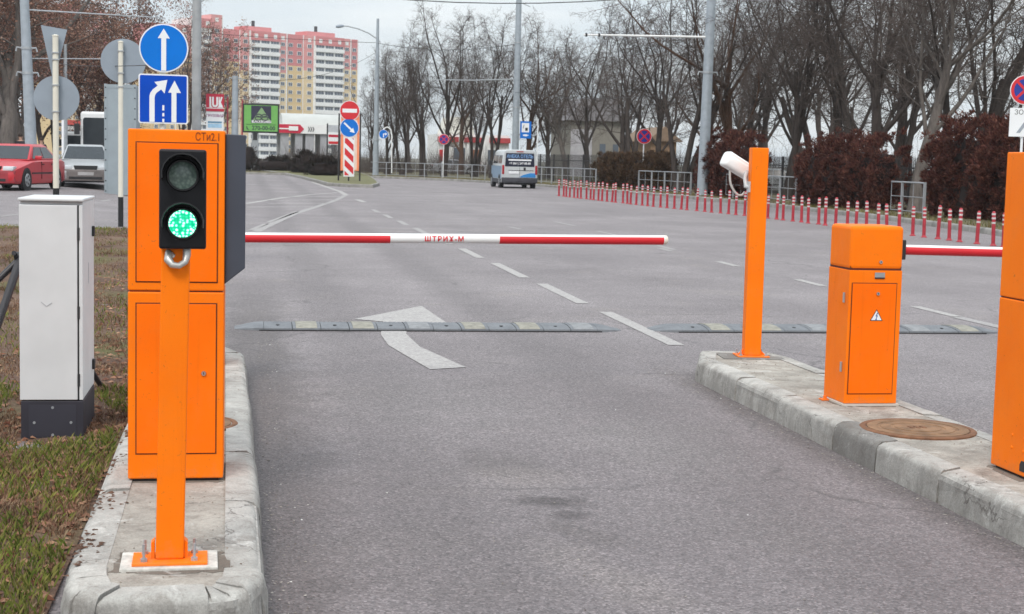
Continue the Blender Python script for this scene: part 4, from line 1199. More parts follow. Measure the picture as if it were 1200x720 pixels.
# small notice frame left of the detour board
b = at(388, 196, 135); b.z = .1
t = thing('notice_board', 'small dark-framed red and white notice board behind the detour board', 'notice board', b)
def nl(u, v): p = at(u, v, 135) - t.location; return p.x, p.z
x0, z0 = nl(383.5, 169.5); x1, z1 = nl(398, 147)
for x in (x0, x1): part('post', MB().box(x-.06, x+.06, 0, .12, -.05, nl(388, 145)[1]), M_DARK, t)
part('upper_plate', MB().box(x0+.06, x1-.06, -.01, .05, z1-.62, z1), mat('notice_grey', (.48, .50, .54), .5), t)
f = part('lower_plate', MB().box(x0+.06, x1-.06, -.01, .05, z0, z1-.75), M_SIGNW, t)
part('red_band', MB().box(x0+.1, x1-.1, -.018, -.011, z0+.05, z0+.28), M_RED, f)
part('red_head', MB().box(x0+.1, x1-.1, -.018, -.011, z1-1.05, z1-.83), mat('logo_red', (.5, .012, .045)), f)

# ---- riveted grey advertising column beside the silver car
Yc = 52.0; b = at(141, 222, Yc); b = Vector((b.x, Yc, zg(b.x, Yc)))
t = thing('metal_box_column', 'tall riveted grey metal box column between the silver car and the blue signs', 'metal column', b, R(-6))
mc = mpp(Yc, 141); hw = 19.0*mc; hz = at(141, 100, Yc).z - b.z
Mcol = mat('blue_grey_sheet', (.30, .35, .38), .45, .25, .08, 2)
part('column_body', MB().box(-hw+.03, hw-.03, 0, .9, .02, hz), Mcol, t, bevel=.02)
for sx in (-1, 1):
    part('edge_strip', MB().box(min(sx*hw, sx*(hw-.09)), max(sx*hw, sx*(hw-.09)), -.012, .06, 0, hz+.03), Mcol, t, bevel=.006)
    for k in range(11):
        z = .12 + (hz-.2)*k/10; part('rivet', MB().cyl((sx*(hw-.045), -.012, z), (sx*(hw-.045), -.03, z), .024, .014, n=8), M_DARK, t)
part('top_strip', MB().box(-hw+.09, hw-.09, -.01, .05, hz-.1, hz+.02), Mcol, t)
part('foot_strip', MB().box(-hw+.09, hw-.09, -.01, .05, 0, .1), Mcol, t)
b = at(74, 208, 58); b.z = zg(b.x, 58)
t = thing('thin_post', 'thin white post with yellow and black foot left of the silver car', 'post', b)
pole(t, at(74, 140, 58).z - b.z, .05, M_SIGNW, black=.55)
part('yellow_band', MB().tube([(0, 0, .55), (0, 0, .95)], .055, 12), mat('post_yellow', (.55, .38, .05), .6), t)

# ---- overhead wires
def wire(label, a, b, sag, r=.012):
    a, b = Vector(a), Vector(b); pts = []
    for k in range(17):
        t = k/16; p = a.lerp(b, t); p.z -= sag*4*t*(1-t); pts.append(p - a)
    o = link('overhead_wire', MB().tube(pts, r, 5).mesh('overhead_wire', M_DARK, smooth_angle=60), None, a)
    tag(o, label, 'wire', 'overhead wires')
wire('dark overhead wire across the top of the sky', at(230, -34, 95), at(1010, -46, 95), 2.3, .03)
wire('thin overhead wire falling past the pink tower to the street lamp', at(-60, 2, 118), at(440, 50.3, 122), .5, .018)
wire('thin overhead wire from the street lamp to the wire mast', at(440, 50.3, 122), at(603, 52, 116), .5, .018)
wire('thin overhead wire between the wire mast and the pale mast among hedges', at(603, 108, 116), at(823, 107, 70), .4, .014)
wire('thin overhead wire from the far left mast to the galvanised pole', at(40, 69, 62), at(229.5, 73, 22.5), .15, .008)
wire('thin overhead wire sagging from the short wire mast to the street lamp', at(277, 92, 80), at(440, 62, 122), .8, .014)
# ================================================================== TREES, HEDGES, GRASS
import numpy as np
def bark_mat(name, a, b):
    t = NT(name).set(.95, 0, .2); v = t.obj()
    mp = t.new('ShaderNodeMapping'); mp.inputs['Scale'].default_value = (3, 3, .7); t.l.new(v, mp.inputs[0])
    n = t.ramp(t.noise(mp.outputs[0], 2.4, 6, .7), [(.3, 0.0), (.7, 1.0)])
    t.col(t.mix(n, a, b)); t.bump(t.noise(mp.outputs[0], 9, 5, .7), .8, .03); return t.m
M_BARK = bark_mat('bark_dark', (.030, .024, .022), (.088, .072, .065))
M_BARKB = bark_mat('bark_brown', (.050, .027, .018), (.12, .068, .044))
M_BARKP = bark_mat('bark_pale', (.075, .066, .060), (.18, .155, .14))
M_TWIG = mat('twigs', (.080, .061, .053), .95, var=.35, scale=.5)
def leaf_mat(name, cols, rough=.9):
    t = NT(name).set(rough, 0, .2)
    g = t.new('ShaderNodeNewGeometry')
    r = t.ramp(g.outputs['Random Per Island'], [(i/(len(cols)-1), c) for i, c in enumerate(cols)])
    n = t.ramp(t.noise(t.pos(), 1.4, 4, .6), [(.3, .55), (.7, 1.35)])
    t.col(t.mix(1.0, r, n, 'MULTIPLY'))
    return t.m
M_LEAF = leaf_mat('withered_leaves', [(.10, .045, .034), (.19, .09, .066), (.26, .145, .10), (.34, .23, .18)])
M_HEDGE = leaf_mat('browned_conifer', [(.030, .009, .010), (.080, .024, .022), (.14, .050, .036), (.070, .030, .022), (.20, .088, .060)])
M_HEDGE2 = leaf_mat('browned_conifer_olive', [(.030, .020, .013), (.080, .052, .028), (.11, .062, .036), (.065, .034, .022)])
M_BUSH = leaf_mat('dark_bush', [(.018, .014, .014), (.045, .028, .026), (.03, .032, .02)])

def grow(rnd, H, r0, stems, lean=0.0, fork=(.16, .5), spread=1.0, n=(11, 8, 7, 5), droop=0.0, low=True):
    trunk, limb, twig, tips = MB(), MB(), MB(), []
    trunk.mi = 0
    def rv(s): return Vector((rnd.gauss(0, s), rnd.gauss(0, s), rnd.gauss(0, s)))
    def branch(p, d, L, r, lev):
        ns = (6, 8, 4, 3, 2)[lev]; pts = [p.copy()]; rad = [r]; dirs = [d.copy()]
        end = (.55, .16, .28, .4, .5)[lev]
        for i in range(ns):
            trop = Vector((0, 0, (.05, .085, .04, .02, -.03 - droop)[lev]))
            d = (d + rv((.07, .12, .19, .22, .25)[lev]) + trop).normalized()
            p = p + d*(L/ns); pts.append(p.copy()); rad.append(r*(1-(1-end)*(i+1)/ns)); dirs.append(d.copy())
        (trunk if lev == 0 else limb if lev <= 2 else twig).tube(pts, rad, (9, 6, 4, 3, 3)[lev], cap=False)
        if lev >= 3: tips.append(pts[-1]); tips.append(pts[len(pts)//2])
        if lev == 4: return
        cnt = n[lev]
        for k in range(cnt):
            t0 = (.34, .12, .15, .1)[lev]
            t = t0 + (1-t0)*((k + rnd.random())/cnt); t = min(t, .985)
            f = t*ns; i = min(int(f), ns-1)
            q = pts[i].lerp(pts[i+1], f-i); dd = dirs[i+1]; rr = rad[i] + (rad[i+1]-rad[i])*(f-i)
            ax = dd.orthogonal().normalized(); az = rnd.uniform(0, 2*math.pi) if lev else k*2.4 + rnd.uniform(-.5, .5)
            side = Matrix.Rotation(az, 3, dd) @ ax
            ang = R(rnd.uniform(*((13, 46), (34, 68), (30, 75), (30, 78))[lev]))
            nd = (dd*math.cos(ang) + side*math.sin(ang)*spread).normalized()
            cl = (H*rnd.uniform(.46, .70) if lev == 0 else L*rnd.uniform(*((0, 0), (.22, .40), (.36, .6), (.4, .75))[lev])*(1.15-.55*t))
            cr = rr*rnd.uniform(*((.40, .66), (.30, .52), (.4, .62), (.4, .62))[lev])
            branch(q, nd, max(cl, (0, .8, .5, .28)[lev]), max(cr, (.032, .018, .0092, .0056)[lev]), lev+1)
    for s in range(stems):
        a = 2*math.pi*s/stems + rnd.uniform(-.5, .5); tilt = (.035 if stems == 1 else rnd.uniform(.08, .17))
        d = Vector((math.cos(a)*tilt + lean, math.sin(a)*tilt, 1)).normalized()
        branch(Vector((math.cos(a), math.sin(a), 0))*(r0*.7 if stems > 1 else 0) + Vector((0, 0, -.15)), d, H*rnd.uniform(.40, .52), r0*(1 if stems == 1 else rnd.uniform(.62, .82)), 0)
    # root flare
    trunk.tube([(0, 0, -.2), (0, 0, .25), (0, 0, .6)], [r0*1.5*(1.25 if stems > 1 else 1), r0*1.2*(1.2 if stems > 1 else 1), r0*.95], 10)
    return trunk, limb, twig, tips
def leaves_mb(rnd, tips, count, size):
    mb = MB(); V, F = mb.v, mb.f
    for k in range(count):
        t = tips[rnd.randrange(len(tips))]
        c = t + Vector((rnd.gauss(0, .22), rnd.gauss(0, .22), rnd.gauss(-.05, .2)))
        a = Vector((rnd.gauss(0, 1), rnd.gauss(0, 1), rnd.gauss(0, 1))).normalized(); b = a.orthogonal().normalized()
        s = size*rnd.uniform(.6, 1.3); o = len(V)
        V.extend([tuple(c - a*s), tuple(c + b*s*.5), tuple(c + a*s), tuple(c - b*s*.5 + a.cross(b)*s*.3)])
        F.append((o, o+1, o+2, o+3)); mb.m.append(0)
    return mb
class TreeKind:
    def __init__(s, seed, H, r0, stems, bark, leaves=0, leafsize=.07, leafmat=None, **kw):
        rnd = random.Random(seed)
        tr, lb, tw, tips = grow(rnd, H, r0, stems, **kw)
        s.trunk = tr.mesh('trunk', bark, smooth_angle=70, fix=False)
        cr = MB(); cr.v = lb.v + tw.v; o = len(lb.v)
        cr.f = lb.f + [tuple(i+o for i in f) for f in tw.f]; cr.m = [0]*len(lb.f) + [1]*len(tw.f)
        s.crown = cr.mesh('crown', [bark, M_TWIG], smooth_angle=80, fix=False)
        s.leaf = leaves_mb(rnd, tips, leaves, leafsize).mesh('foliage', leafmat, fix=False) if leaves else None
    def place(s, label, loc, rz, sc, group, name='bare_tree'):
        t = thing(name, label, 'tree', loc, rz, group); t.scale = (sc, sc, sc) if isinstance(sc, (int, float)) else sc
        link('trunk', s.trunk, t); c = link('crown', s.crown, t)
        if s.leaf: link('withered_foliage', s.leaf, t)
        return t
K = [TreeKind(11, 12.0, .23, 1, M_BARK, n=(8, 12, 7, 6)),
     TreeKind(22, 11.0, .25, 3, M_BARK, n=(3, 12, 7, 6)),
     TreeKind(33, 12.0, .25, 2, M_BARK, n=(5, 11, 7, 6), spread=1.1),
     TreeKind(44, 12.0, .28, 1, M_BARKB, n=(8, 11, 7, 6), spread=1.15),
     TreeKind(55, 11.5, .26, 3, M_BARK, n=(3, 12, 7, 6)),
     TreeKind(66, 12.0, .25, 1, M_BARKP, n=(8, 11, 7, 6))]
KL1 = TreeKind(77, 11.5, .33, 1, M_BARKP, leaves=13000, leafsize=.055, leafmat=M_LEAF, n=(8, 11, 6, 4))
KL2 = TreeKind(88, 9.0, .20, 2, M_BARK, leaves=17000, leafsize=.055, leafmat=M_LEAF, n=(5, 10, 6, 4))
KL3 = TreeKind(99, 9.5, .17, 2, M_BARK, leaves=6500, leafsize=.06, leafmat=M_LEAF, n=(5, 10, 6, 4))
GR = 'bare trees along the right side of the road'
GF = 'bare trees beyond the far railing'
GB = 'bare trees of the back row'
def tX(u, X, kind, rz, sc, label, group=GR):
    Y = YX(u, X); K[kind].place(label, (X, Y, .08), R(rz), sc, group)
def tY(u, Y, kind, rz, sc, label, group=GF):
    p = at(u, 200, Y); K[kind].place(label, (p.x, Y, .08), R(rz), (sc*.95, sc*.95, sc*1.12), group)
tX(1076, 22.6, 5, 20, (1.0, 1.0, 1.0), 'bare tree with pale trunk in the gap between the two nearest hedges')
tX(1128, 24.8, 4, 70, 1.10, 'bare tree with several thick stems behind the hedge nearest the right edge')
tX(1030, 24.6, 0, 140, 1.05, 'bare tree behind the right half of the hedge behind the barrier cabinet')
tX(998, 25.5, 2, 300, 1.1, 'leaning bare tree behind the middle of the hedge behind the barrier cabinet')
tX(1055, 29.0, 1, 15, 1.15, 'many-stemmed bare tree half hidden behind the pale-trunked tree')
tX(962, 28.5, 4, 200, 1.15, 'many-stemmed bare tree above the left end of the hedge behind the cabinet')
tX(926, 23.6, 2, 100, 1.05, 'bare tree just right of the slim orange post, in the hedge gap')
tX(880, 27.0, 1, 45, 1.05, 'many-stemmed bare tree directly behind the security camera')
tX(853, 24.8, 3, 250, 1.05, 'brown-barked bare tree right of the thick pale mast')
tX(797, 22.3, 4, 15, (1.0, 1.0, 1.05), 'many-stemmed bare tree left of the thick pale mast, between hedges')
tX(768, 26.5, 0, 330, 1.05, 'bare tree right of the no-stopping sign above the long hedge')
tX(738, 24.6, 1, 120, 1.1, 'many-stemmed bare tree left of the no-stopping sign above the long hedge')
tX(690, 24.8, 0, 215, 1.0, 'slim bare tree left of the long brown hedge')
tX(664, 25.0, 5, 165, .98, 'bare tree behind the railing, second right of the van')
tX(642, 26.0, 0, 275, 1.0, 'bare tree behind the railing, first right of the van')
tY(617, 122, 3, 35, .98, 'bare tree behind the bus stop sign')
tY(578, 121, 2, 80, 1.02, 'bare tree just left of the van and the tall wire mast')
tY(556, 130, 4, 110, 1.0, 'many-stemmed bare tree in front of the red and white shop')
tY(520, 125, 0, 5, 1.08, 'tall straight bare tree behind the small far no-stopping sign')
tY(496, 122, 1, 190, .93, 'many-stemmed bare tree left of the small far no-stopping sign')
tY(472, 127, 2, 20, .82, 'bare tree right of the gooseneck blue sign')
tY(454, 132, 4, 340, .78, 'small many-stemmed bare tree right of the curved street lamp')
tY(434, 142, 0, 90, .68, 'small bare tree right of the detour board, left of the street lamp')
tY(540, 145, 3, 90, 1.0, 'bare tree behind the roof of the red and white shop', GB)
tY(480, 150, 0, 200, .98, 'bare tree of the back row left of the tall straight tree', GB)
for i, (u, X, k, rz, sc) in enumerate([(1170, 44, 1, 30, 1.1), (1060, 36, 0, 140, 1.15), (1012, 46, 4, 60, 1.2), (968, 38, 2, 250, 1.2), (900, 40, 0, 190, 1.3), (866, 48, 1, 80, 1.2), (826, 38, 3, 330, 1.25), (780, 46, 4, 120, 1.2), (736, 44, 2, 10, 1.2), (702, 38, 5, 30, 1.15), (660, 44, 1, 250, 1.1)]):
    tX(u, X, k, rz, sc, f'{ordinal(i+1)} tree from the right edge in the dim back row of bare trees', GB)
# left side, still carrying withered leaves
GLf = 'trees with withered leaves on the left'
def tL(u, Y, kind, rz, sc, label):
    p = at(u, 190, Y); kind.place(label, (p.x, Y, zg(p.x, Y) - .05), R(rz), sc, GLf, 'withered_tree')
tL(9, 68, KL1, 40, (1.25, 1.25, 1.1), 'thick pale-trunked tree with withered leaves at the left edge')
tL(30, 82, KL1, 150, 1.0, 'tree with withered leaves behind the far left mast')
tL(62, 92, KL2, 20, 1.3, 'leafy brown tree behind the two grey sign backs')
tL(102, 100, KL2, 130, 1.35, 'leafy brown tree behind the white bus')
tL(132, 96, KL2, 250, 1.0, 'low leafy brown tree behind the riveted metal column')
tL(-20, 84, KL2, 200, 1.3, 'brown leafy tree at the far left, cut by the picture edge')
tL(212, 150, KL3, 60, (1.5, 1.5, 1.62), 'reddish leafy tree behind the blue signs')
tL(250, 162, KL3, 310, (1.35, 1.35, 1.65), 'reddish leafy tree in front of the apartment block')

# ---- hedges of browned conifer
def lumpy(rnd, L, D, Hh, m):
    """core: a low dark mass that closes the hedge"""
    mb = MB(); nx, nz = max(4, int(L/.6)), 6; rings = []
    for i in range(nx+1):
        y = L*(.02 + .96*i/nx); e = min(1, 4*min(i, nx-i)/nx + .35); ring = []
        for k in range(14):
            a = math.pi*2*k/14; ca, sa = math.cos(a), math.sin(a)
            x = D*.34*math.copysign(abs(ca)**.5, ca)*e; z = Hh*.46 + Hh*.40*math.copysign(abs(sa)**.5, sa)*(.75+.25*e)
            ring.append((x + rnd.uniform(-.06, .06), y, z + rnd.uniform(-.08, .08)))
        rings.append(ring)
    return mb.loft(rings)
def hedge(label, X, Y0, Y1, D, Hh, count, fsize, seed, leafm, group='browned conifer hedges', name='hedge', rz=0, cat='hedge', topvar=.22):
    rnd = random.Random(seed); L = Y1 - Y0
    t = thing(name, label, cat, (X, Y0, .1), rz, group)
    ph = [rnd.uniform(0, 6) for _ in range(6)]
    def top(y, x): return Hh*(1 + topvar*.5*math.sin(y*1.9+ph[0]) * .5 + topvar*.35*math.sin(y*4.7+ph[1]) + topvar*.25*math.sin(y*9+ph[2]+x*3)) * (1 - .28*max(0, 1 - min(y, L-y)/.5))
    def bulge(y, z): return 1 + .16*math.sin(y*2.6+ph[3]+z*1.5) + .12*math.sin(y*6.1+ph[4]-z*3)
    mb = MB(); V, F = mb.v, mb.f
    per = 70
    for _ in range(count//per):
        q = rnd.random(); y = rnd.uniform(0, L); z = rnd.random()
        if q < .56:      # lane-side face
            zz = z*top(y, 0)*.97; x = -D/2*bulge(y, zz)*(1-.3*z**4)*(.62+.38*min(1, z*1.7)) + .10; nrm = Vector((-1, 0, .25))
        elif q < .76:    # top
            x = rnd.uniform(-D/2, D/2)*.85; zz = top(y, x) - .10; nrm = Vector((0, 0, 1))
        elif q < .92:    # the ends
            s = rnd.random() < .6; y = rnd.uniform(.0, .2) if s else L - rnd.uniform(.0, .2); x = rnd.uniform(-D/2, D/2)*.9; zz = z*top(.3, 0)*.95; nrm = Vector((0, -1 if s else 1, .3))
        else:
            x = rnd.uniform(-D/2, D/2); zz = z*top(y, x); nrm = Vector((0, 0, .5))
        c0 = Vector((x, y, zz)); cr = rnd.uniform(.12, .30)*(fsize/.12)
        for _k in range(per):
            dv = (nrm*.75 + Vector((rnd.gauss(0, .65), rnd.gauss(0, .65), rnd.gauss(.15, .6)))).normalized()
            c = c0 + dv*cr*rnd.random()**.5
            if c.z < .03: c.z = .03 + rnd.random()*.1
            a = (dv*.9 + Vector((rnd.gauss(0, .35), rnd.gauss(0, .35), .45 + rnd.gauss(0, .3)))).normalized()
            b = a.cross(Vector((rnd.gauss(0, 1), rnd.gauss(0, 1), rnd.gauss(0, 1)))).normalized()
            s = fsize*rnd.uniform(.45, 1.2); o = len(V)
            V.extend([tuple(c - a*s*.3), tuple(c + b*s*.17 + a*s*.2), tuple(c + a*s), tuple(c - b*s*.17 + a*s*.15)])
            F.append((o, o+1, o+2, o+3)); mb.m.append(0)
    link('foliage', mb.mesh('foliage', leafm, fix=False), t)
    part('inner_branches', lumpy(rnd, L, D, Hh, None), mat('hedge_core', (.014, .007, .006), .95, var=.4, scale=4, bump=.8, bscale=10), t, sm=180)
    st = MB()
    for k in range(max(2, int(L/1.2))): 
        y = (k+.5)*L/max(2, int(L/1.2)); st = MB().tube([(0, y, -.15), (.03, y+.05, Hh*.5)], [.06, .04], 6); part('stem', st, M_BARK, t)
    return t
XH = 21.9
hedge('tall reddish brown hedge nearest the right edge', XH, YX(1235, 22.5), YX(1079, 21.2), 1.4, 2.80, 52000, .10, 1, M_HEDGE)
hedge('brown hedge rising behind the orange barrier cabinet', XH, YX(1066, 22.5), YX(931, 21.2), 1.4, 2.45, 46000, .10, 2, M_HEDGE)
hedge('brown hedge at the thick pale mast, left of the slim orange post', XH, YX(903, 22.5), YX(813, 21.2), 1.4, 2.65, 40000, .11, 3, M_HEDGE)
hedge('long low olive brown hedge below the no-stopping sign', XH-.1, YX(795, 22.4), YX(697, 21.2), 1.3, 1.90, 34000, .13, 4, M_HEDGE2, topvar=.08)
def bush(label, u0, u1, vtop, vb, Y, count, seed, m=M_BUSH, topvar=.1):
    a, b = at(u0, vb, Y), at(u1, vb, Y); Hh = at((u0+u1)/2, vtop, Y).z - .12
    t = hedge(label, 0, 0, (b-a).length, 1.6, Hh, count, .22, seed, m, 'clipped dark bushes on the far island', 'clipped_bush', -math.pi/2, 'bush', topvar)
    t.location = (a.x, Y, .12); return t
bush('long clipped dark bush left on the far island', 303, 342, 187, 201, 138, 5000, 5, topvar=.05)
bush('rounded dark bush in the middle of the far island', 346, 372, 182.5, 203, 126, 5000, 6, topvar=.25)
bush('clipped dark bush just left of the detour board', 361, 399, 189, 206.5, 112, 5000, 7, topvar=.05)
bush('dark round bush beside the billboard leg', 284, 296, 168, 197, 135, 2500, 9, topvar=.3)

# ---- grass on the verge: nobody could count it
def blades(name, label, count, seed, cols, dens, hmin, hmax, wid):
    rnd = random.Random(seed); mb = MB(); V, F = mb.v, mb.f; k = 0
    while k < count:
        Y = 4.2*(32.0/4.2)**(rnd.random()**1.15)
        u = rnd.uniform(-70, 300); p = at(u, 300, Y); x = p.x
        if x > verge_xr(Y) - .015 or Y > 32: continue
        if rnd.random() > dens(x, Y): continue
        if -1.22 < x < -.86 and 8.52 < Y < 9.25: continue
        z = verge_z(x, Y); h = rnd.uniform(hmin, hmax)*(1 + Y*.012); w = wid*(1 + Y*.05)
        a = rnd.uniform(0, 2*math.pi); lx_, ly_ = math.cos(a)*h*rnd.uniform(.2, .9), math.sin(a)*h*rnd.uniform(.2, .9)
        o = len(V)
        V.extend([(x - math.sin(a)*w, Y + math.cos(a)*w, z-.005), (x + math.sin(a)*w, Y - math.cos(a)*w, z-.005), (x + lx_*.4, Y + ly_*.4, z + h*.65), (x + lx_, Y + ly_, z + h)])
        F.append((o, o+1, o+2)); F.append((o+2, o+1, o+3)); mb.m += [0, 0]; k += 1
    o = link(name, mb.mesh(name, leaf_mat(name + '_colour', cols), fix=False))
    o['kind'] = 'stuff'; o['label'] = label; o['category'] = 'grass'; return o
from mathutils import noise as mno
def gnoise(x, y): return .5 + .75*mno.fractal(Vector((x*1.5, y*.9, 3.3)), 1.0, 2.0, 4)
def dens_green(x, y):
    zone = .25 + 1.1*math.exp(-((y-9.3)/1.5)**2) + .9*smooth((y-26)/3) + .35*math.exp(-((y-6.3)/1.2)**2)
    return min(1, max(0, (gnoise(x, y) - .50))*6.0)*zone
def dens_dry(x, y): return min(1, max(.05, 3*(mno.fractal(Vector((x*2.1+9, y*1.3, 7.7)), 1.0, 2.0, 4)) + .45))
blades('green_grass', 'sparse green grass on the verge round the pale cabinet', 9000, 1, [(.055, .085, .014), (.115, .15, .028), (.19, .20, .045), (.25, .22, .075)], dens_green, .014, .055, .0028)
blades('dry_grass', 'dry brown grass and litter over the verge', 40000, 2, [(.10, .045, .03), (.19, .105, .065), (.30, .20, .125), (.15, .085, .06), (.36, .28, .18)], dens_dry, .006, .032, .0032)
def litter(name, label, count, seed, place, cols, size):
    rnd = random.Random(seed); mb = MB()
    for k in range(count):
        x, y, z = place(rnd); s = size*rnd.uniform(.4, 1.5); a = rnd.uniform(0, 6.28)
        pts = [(x + s*math.cos(a+q)*rnd.uniform(.6, 1), y + s*math.sin(a+q)*rnd.uniform(.6, 1), z + rnd.uniform(0, .4)*s) for q in (0, 2.1, 4.2)]
        mb.add(pts + [(x, y, z + s*.55)], [(0, 1, 3), (1, 2, 3), (2, 0, 3), (0, 2, 1)])
    o = link(name, mb.mesh(name, leaf_mat(name + '_colour', cols), fix=False)); o['kind'] = 'stuff'; o['label'] = label; o['category'] = 'litter'; return o
def pl_leaf(r):
    while True:
        y = 4.4*(20/4.4)**r.random(); x = verge_xr(y) - abs(r.gauss(0, .8)) - .01
        return x, y, verge_z(x, y)
litter('dead_leaves', 'dead leaves and crumbs of soil on the verge by the left island', 4500, 5, pl_leaf, [(.08, .030, .02), (.20, .085, .05), (.34, .20, .13), (.12, .05, .036)], .024)
def pl_grit(r):
    q = r.random()
    if q < .35: y = r.uniform(5, 14); return .09 + abs(r.gauss(0, .10)) + max(0, y-11)*.02*r.random(), y, 0.001
    if q < .7: y = r.uniform(4.5, 11.5); return 3.235 - abs(r.gauss(0, .09)), y, 0.001
    y = 4.3*(16/4.3)**r.random(); return r.uniform(.1, 3.2), y, 0.001
litter('road_grit', 'loose grit and small stones along the kerbs', 1500, 6, pl_grit, [(.12, .105, .10), (.26, .23, .205), (.40, .37, .34), (.15, .12, .10)], .0065)
def pl_white(r): y = 5*(16/5)**r.random(); return r.choice((.14 + abs(r.gauss(0, .08)), r.uniform(.5, 3.2), 3.22 - abs(r.gauss(0, .1)))), y, .001
litter('paper_scraps', 'tiny pale scraps scattered on the asphalt', 40, 7, pl_white, [(.6, .58, .54), (.7, .7, .7)], .0065)
def pl_isl(r):
    q = r.random()
    if q < .5: return r.uniform(-.6, 0.02), r.uniform(5.1, 11.2), H0 - .001
    return r.uniform(3.3, 4.0), r.uniform(6, 11.2), H0 - .001
litter('island_dirt', 'dirt crumbs and twigs lying on both islands', 700, 8, pl_isl, [(.10, .07, .05), (.2, .15, .11), (.3, .26, .22)], .006)
def pl_root(r):
    y = r.choice((5.55, 6.4, 7.1, 7.9)) + r.gauss(0, .16); return -.60 + abs(r.gauss(0, .05)), y, H0 - .004
litter('dry_roots', 'dry plant debris creeping over the left edge of the left island', 220, 12, pl_root, [(.09, .05, .035), (.17, .10, .07)], .014)

# far grass in tufts on the planted strip
def strip_grass():
    rnd = random.Random(4); mb = MB(); V, F = mb.v, mb.f
    for k in range(16000):
        i = rnd.randrange(10, len(KL)-30); p = KL[i]; d = (KL[i+1]-KL[i]).normalized(); nr = Vector((d.y, -d.x, 0))
        q = p + d*rnd.random() + nr*(.18 + abs(rnd.gauss(0, 1.6))); h = rnd.uniform(.03, .13); a = rnd.uniform(0, 6.28); w = .012
        o = len(V); V.extend([(q.x - math.sin(a)*w, q.y + math.cos(a)*w, .10), (q.x + math.sin(a)*w, q.y - math.cos(a)*w, .10), (q.x + math.cos(a)*h*.6, q.y + math.sin(a)*h*.6, .13 + h)])
        F.append((o, o+1, o+2)); mb.m.append(0)
    o = link('strip_grass', mb.mesh('strip_grass', leaf_mat('strip_grass_colour', [(.08, .09, .025), (.16, .15, .05), (.22, .17, .08), (.10, .06, .03)]), fix=False))
    o['kind'] = 'stuff'; o['label'] = 'rough grass on the planted strip behind the right kerb'; o['category'] = 'grass'
strip_grass()
def scrub():
    rnd = random.Random(14); mb = MB(); V, F = mb.v, mb.f
    for c in range(420):
        y = rnd.uniform(44, 170); x = 29 + rnd.uniform(0, 9) - max(0, y-90)*.16; h0 = rnd.uniform(1.2, 3.4)
        if y > 112: x = rnd.uniform(4, 26); y = 133 + rnd.uniform(0, 30)
        for k in range(46):
            a = rnd.uniform(0, 6.28); l = rnd.uniform(0, .35)*h0; b = Vector((x + rnd.gauss(0, .25), y + rnd.gauss(0, .25), rnd.random()**2*h0*.6))
            e = b + Vector((math.cos(a)*l, math.sin(a)*l, rnd.uniform(.25, .7)*h0)); w = rnd.uniform(.006, .014)
            o = len(V); V.extend([(b.x-w, b.y, b.z), (b.x+w, b.y+w, b.z), (b.x, b.y-w, b.z), tuple(e)])
            F.extend([(o, o+1, o+3), (o+1, o+2, o+3), (o+2, o, o+3)]); mb.m += [0, 0, 0]
    o = link('scrub', mb.mesh('scrub', M_TWIG, fix=False)); o['kind'] = 'stuff'; o['label'] = 'leafless scrub between the trunks behind the fences'; o['category'] = 'scrub'
scrub()
# ================================================================== FENCES, BUILDINGS, VEHICLES, PEOPLE
M_RAIL = mat('railing_grey_paint', (.30, .31, .33), .5, .1, .12, 3)
def railing(label, pts, h=1.08, step=2.0, bal=1.0):
    """one stretch of grey pedestrian railing along ground points"""
    o = Vector((pts[0].x, pts[0].y, .10)); t = thing('metal_railing', label, 'railing', o, 0, 'grey pedestrian railings')
    P = resample([Vector((p.x, p.y, 0)) for p in pts], .25)
    loc = lambda p, z: (p.x - o.x, p.y - o.y, z)
    for z, r in ((h, .026), (h*.58, .014), (h*.16, .014)):
        part('rail', MB().tube([loc(p, z) for p in P[::2] + ([P[-1]] if len(P) % 2 == 0 else [])], r, 6), M_RAIL, t, sm=60)
    k = max(1, int(step/.25)); kb = max(1, int(bal/.25))
    for i in range(0, len(P), k):
        p = P[i]; x, y, _ = loc(p, 0); part('post', MB().box(x-.035, x+.035, y-.035, y+.035, -.1, h+.03), M_RAIL, t)
    for i in range(0, len(P), kb):
        if i % k: x, y, _ = loc(P[i], 0); part('baluster', MB().box(x-.009, x+.009, y-.009, y+.009, h*.16, h), M_RAIL, t)
    return t
def koff(i, w):
    a, b = KL[max(i-1, 0)], KL[min(i+1, len(KL)-1)]; d = (b-a).normalized(); return KL[i] + Vector((d.y, -d.x, 0))*w
def along_kerb(u0, u1, w):
    """points behind the kerb between two directions"""
    out = []
    for i in range(len(KL)):
        p = koff(i, w); d0, d1 = ray(u0, 190), ray(u1, 190)
        if p.x*d0.y - p.y*d0.x >= 0 and p.x*d1.y - p.y*d1.x <= 0 and p.y > 20: out.append(p)
    return out
for u0, u1, lab in ((424, 575, 'long grey railing beyond the far end of the road, left of the van'),
                    (572, 704, 'grey railing between the van and the long olive hedge'),
                    (745, 816, 'grey railing in the gap left of the thick pale mast'),
                    (845, 940, 'grey railing behind the slim orange post'),
                    (1036, 1090, 'short grey railing at the foot of the pale-trunked tree')):
    pts = along_kerb(u0, u1, 1.15)
    if len(pts) > 1: railing(lab, pts)
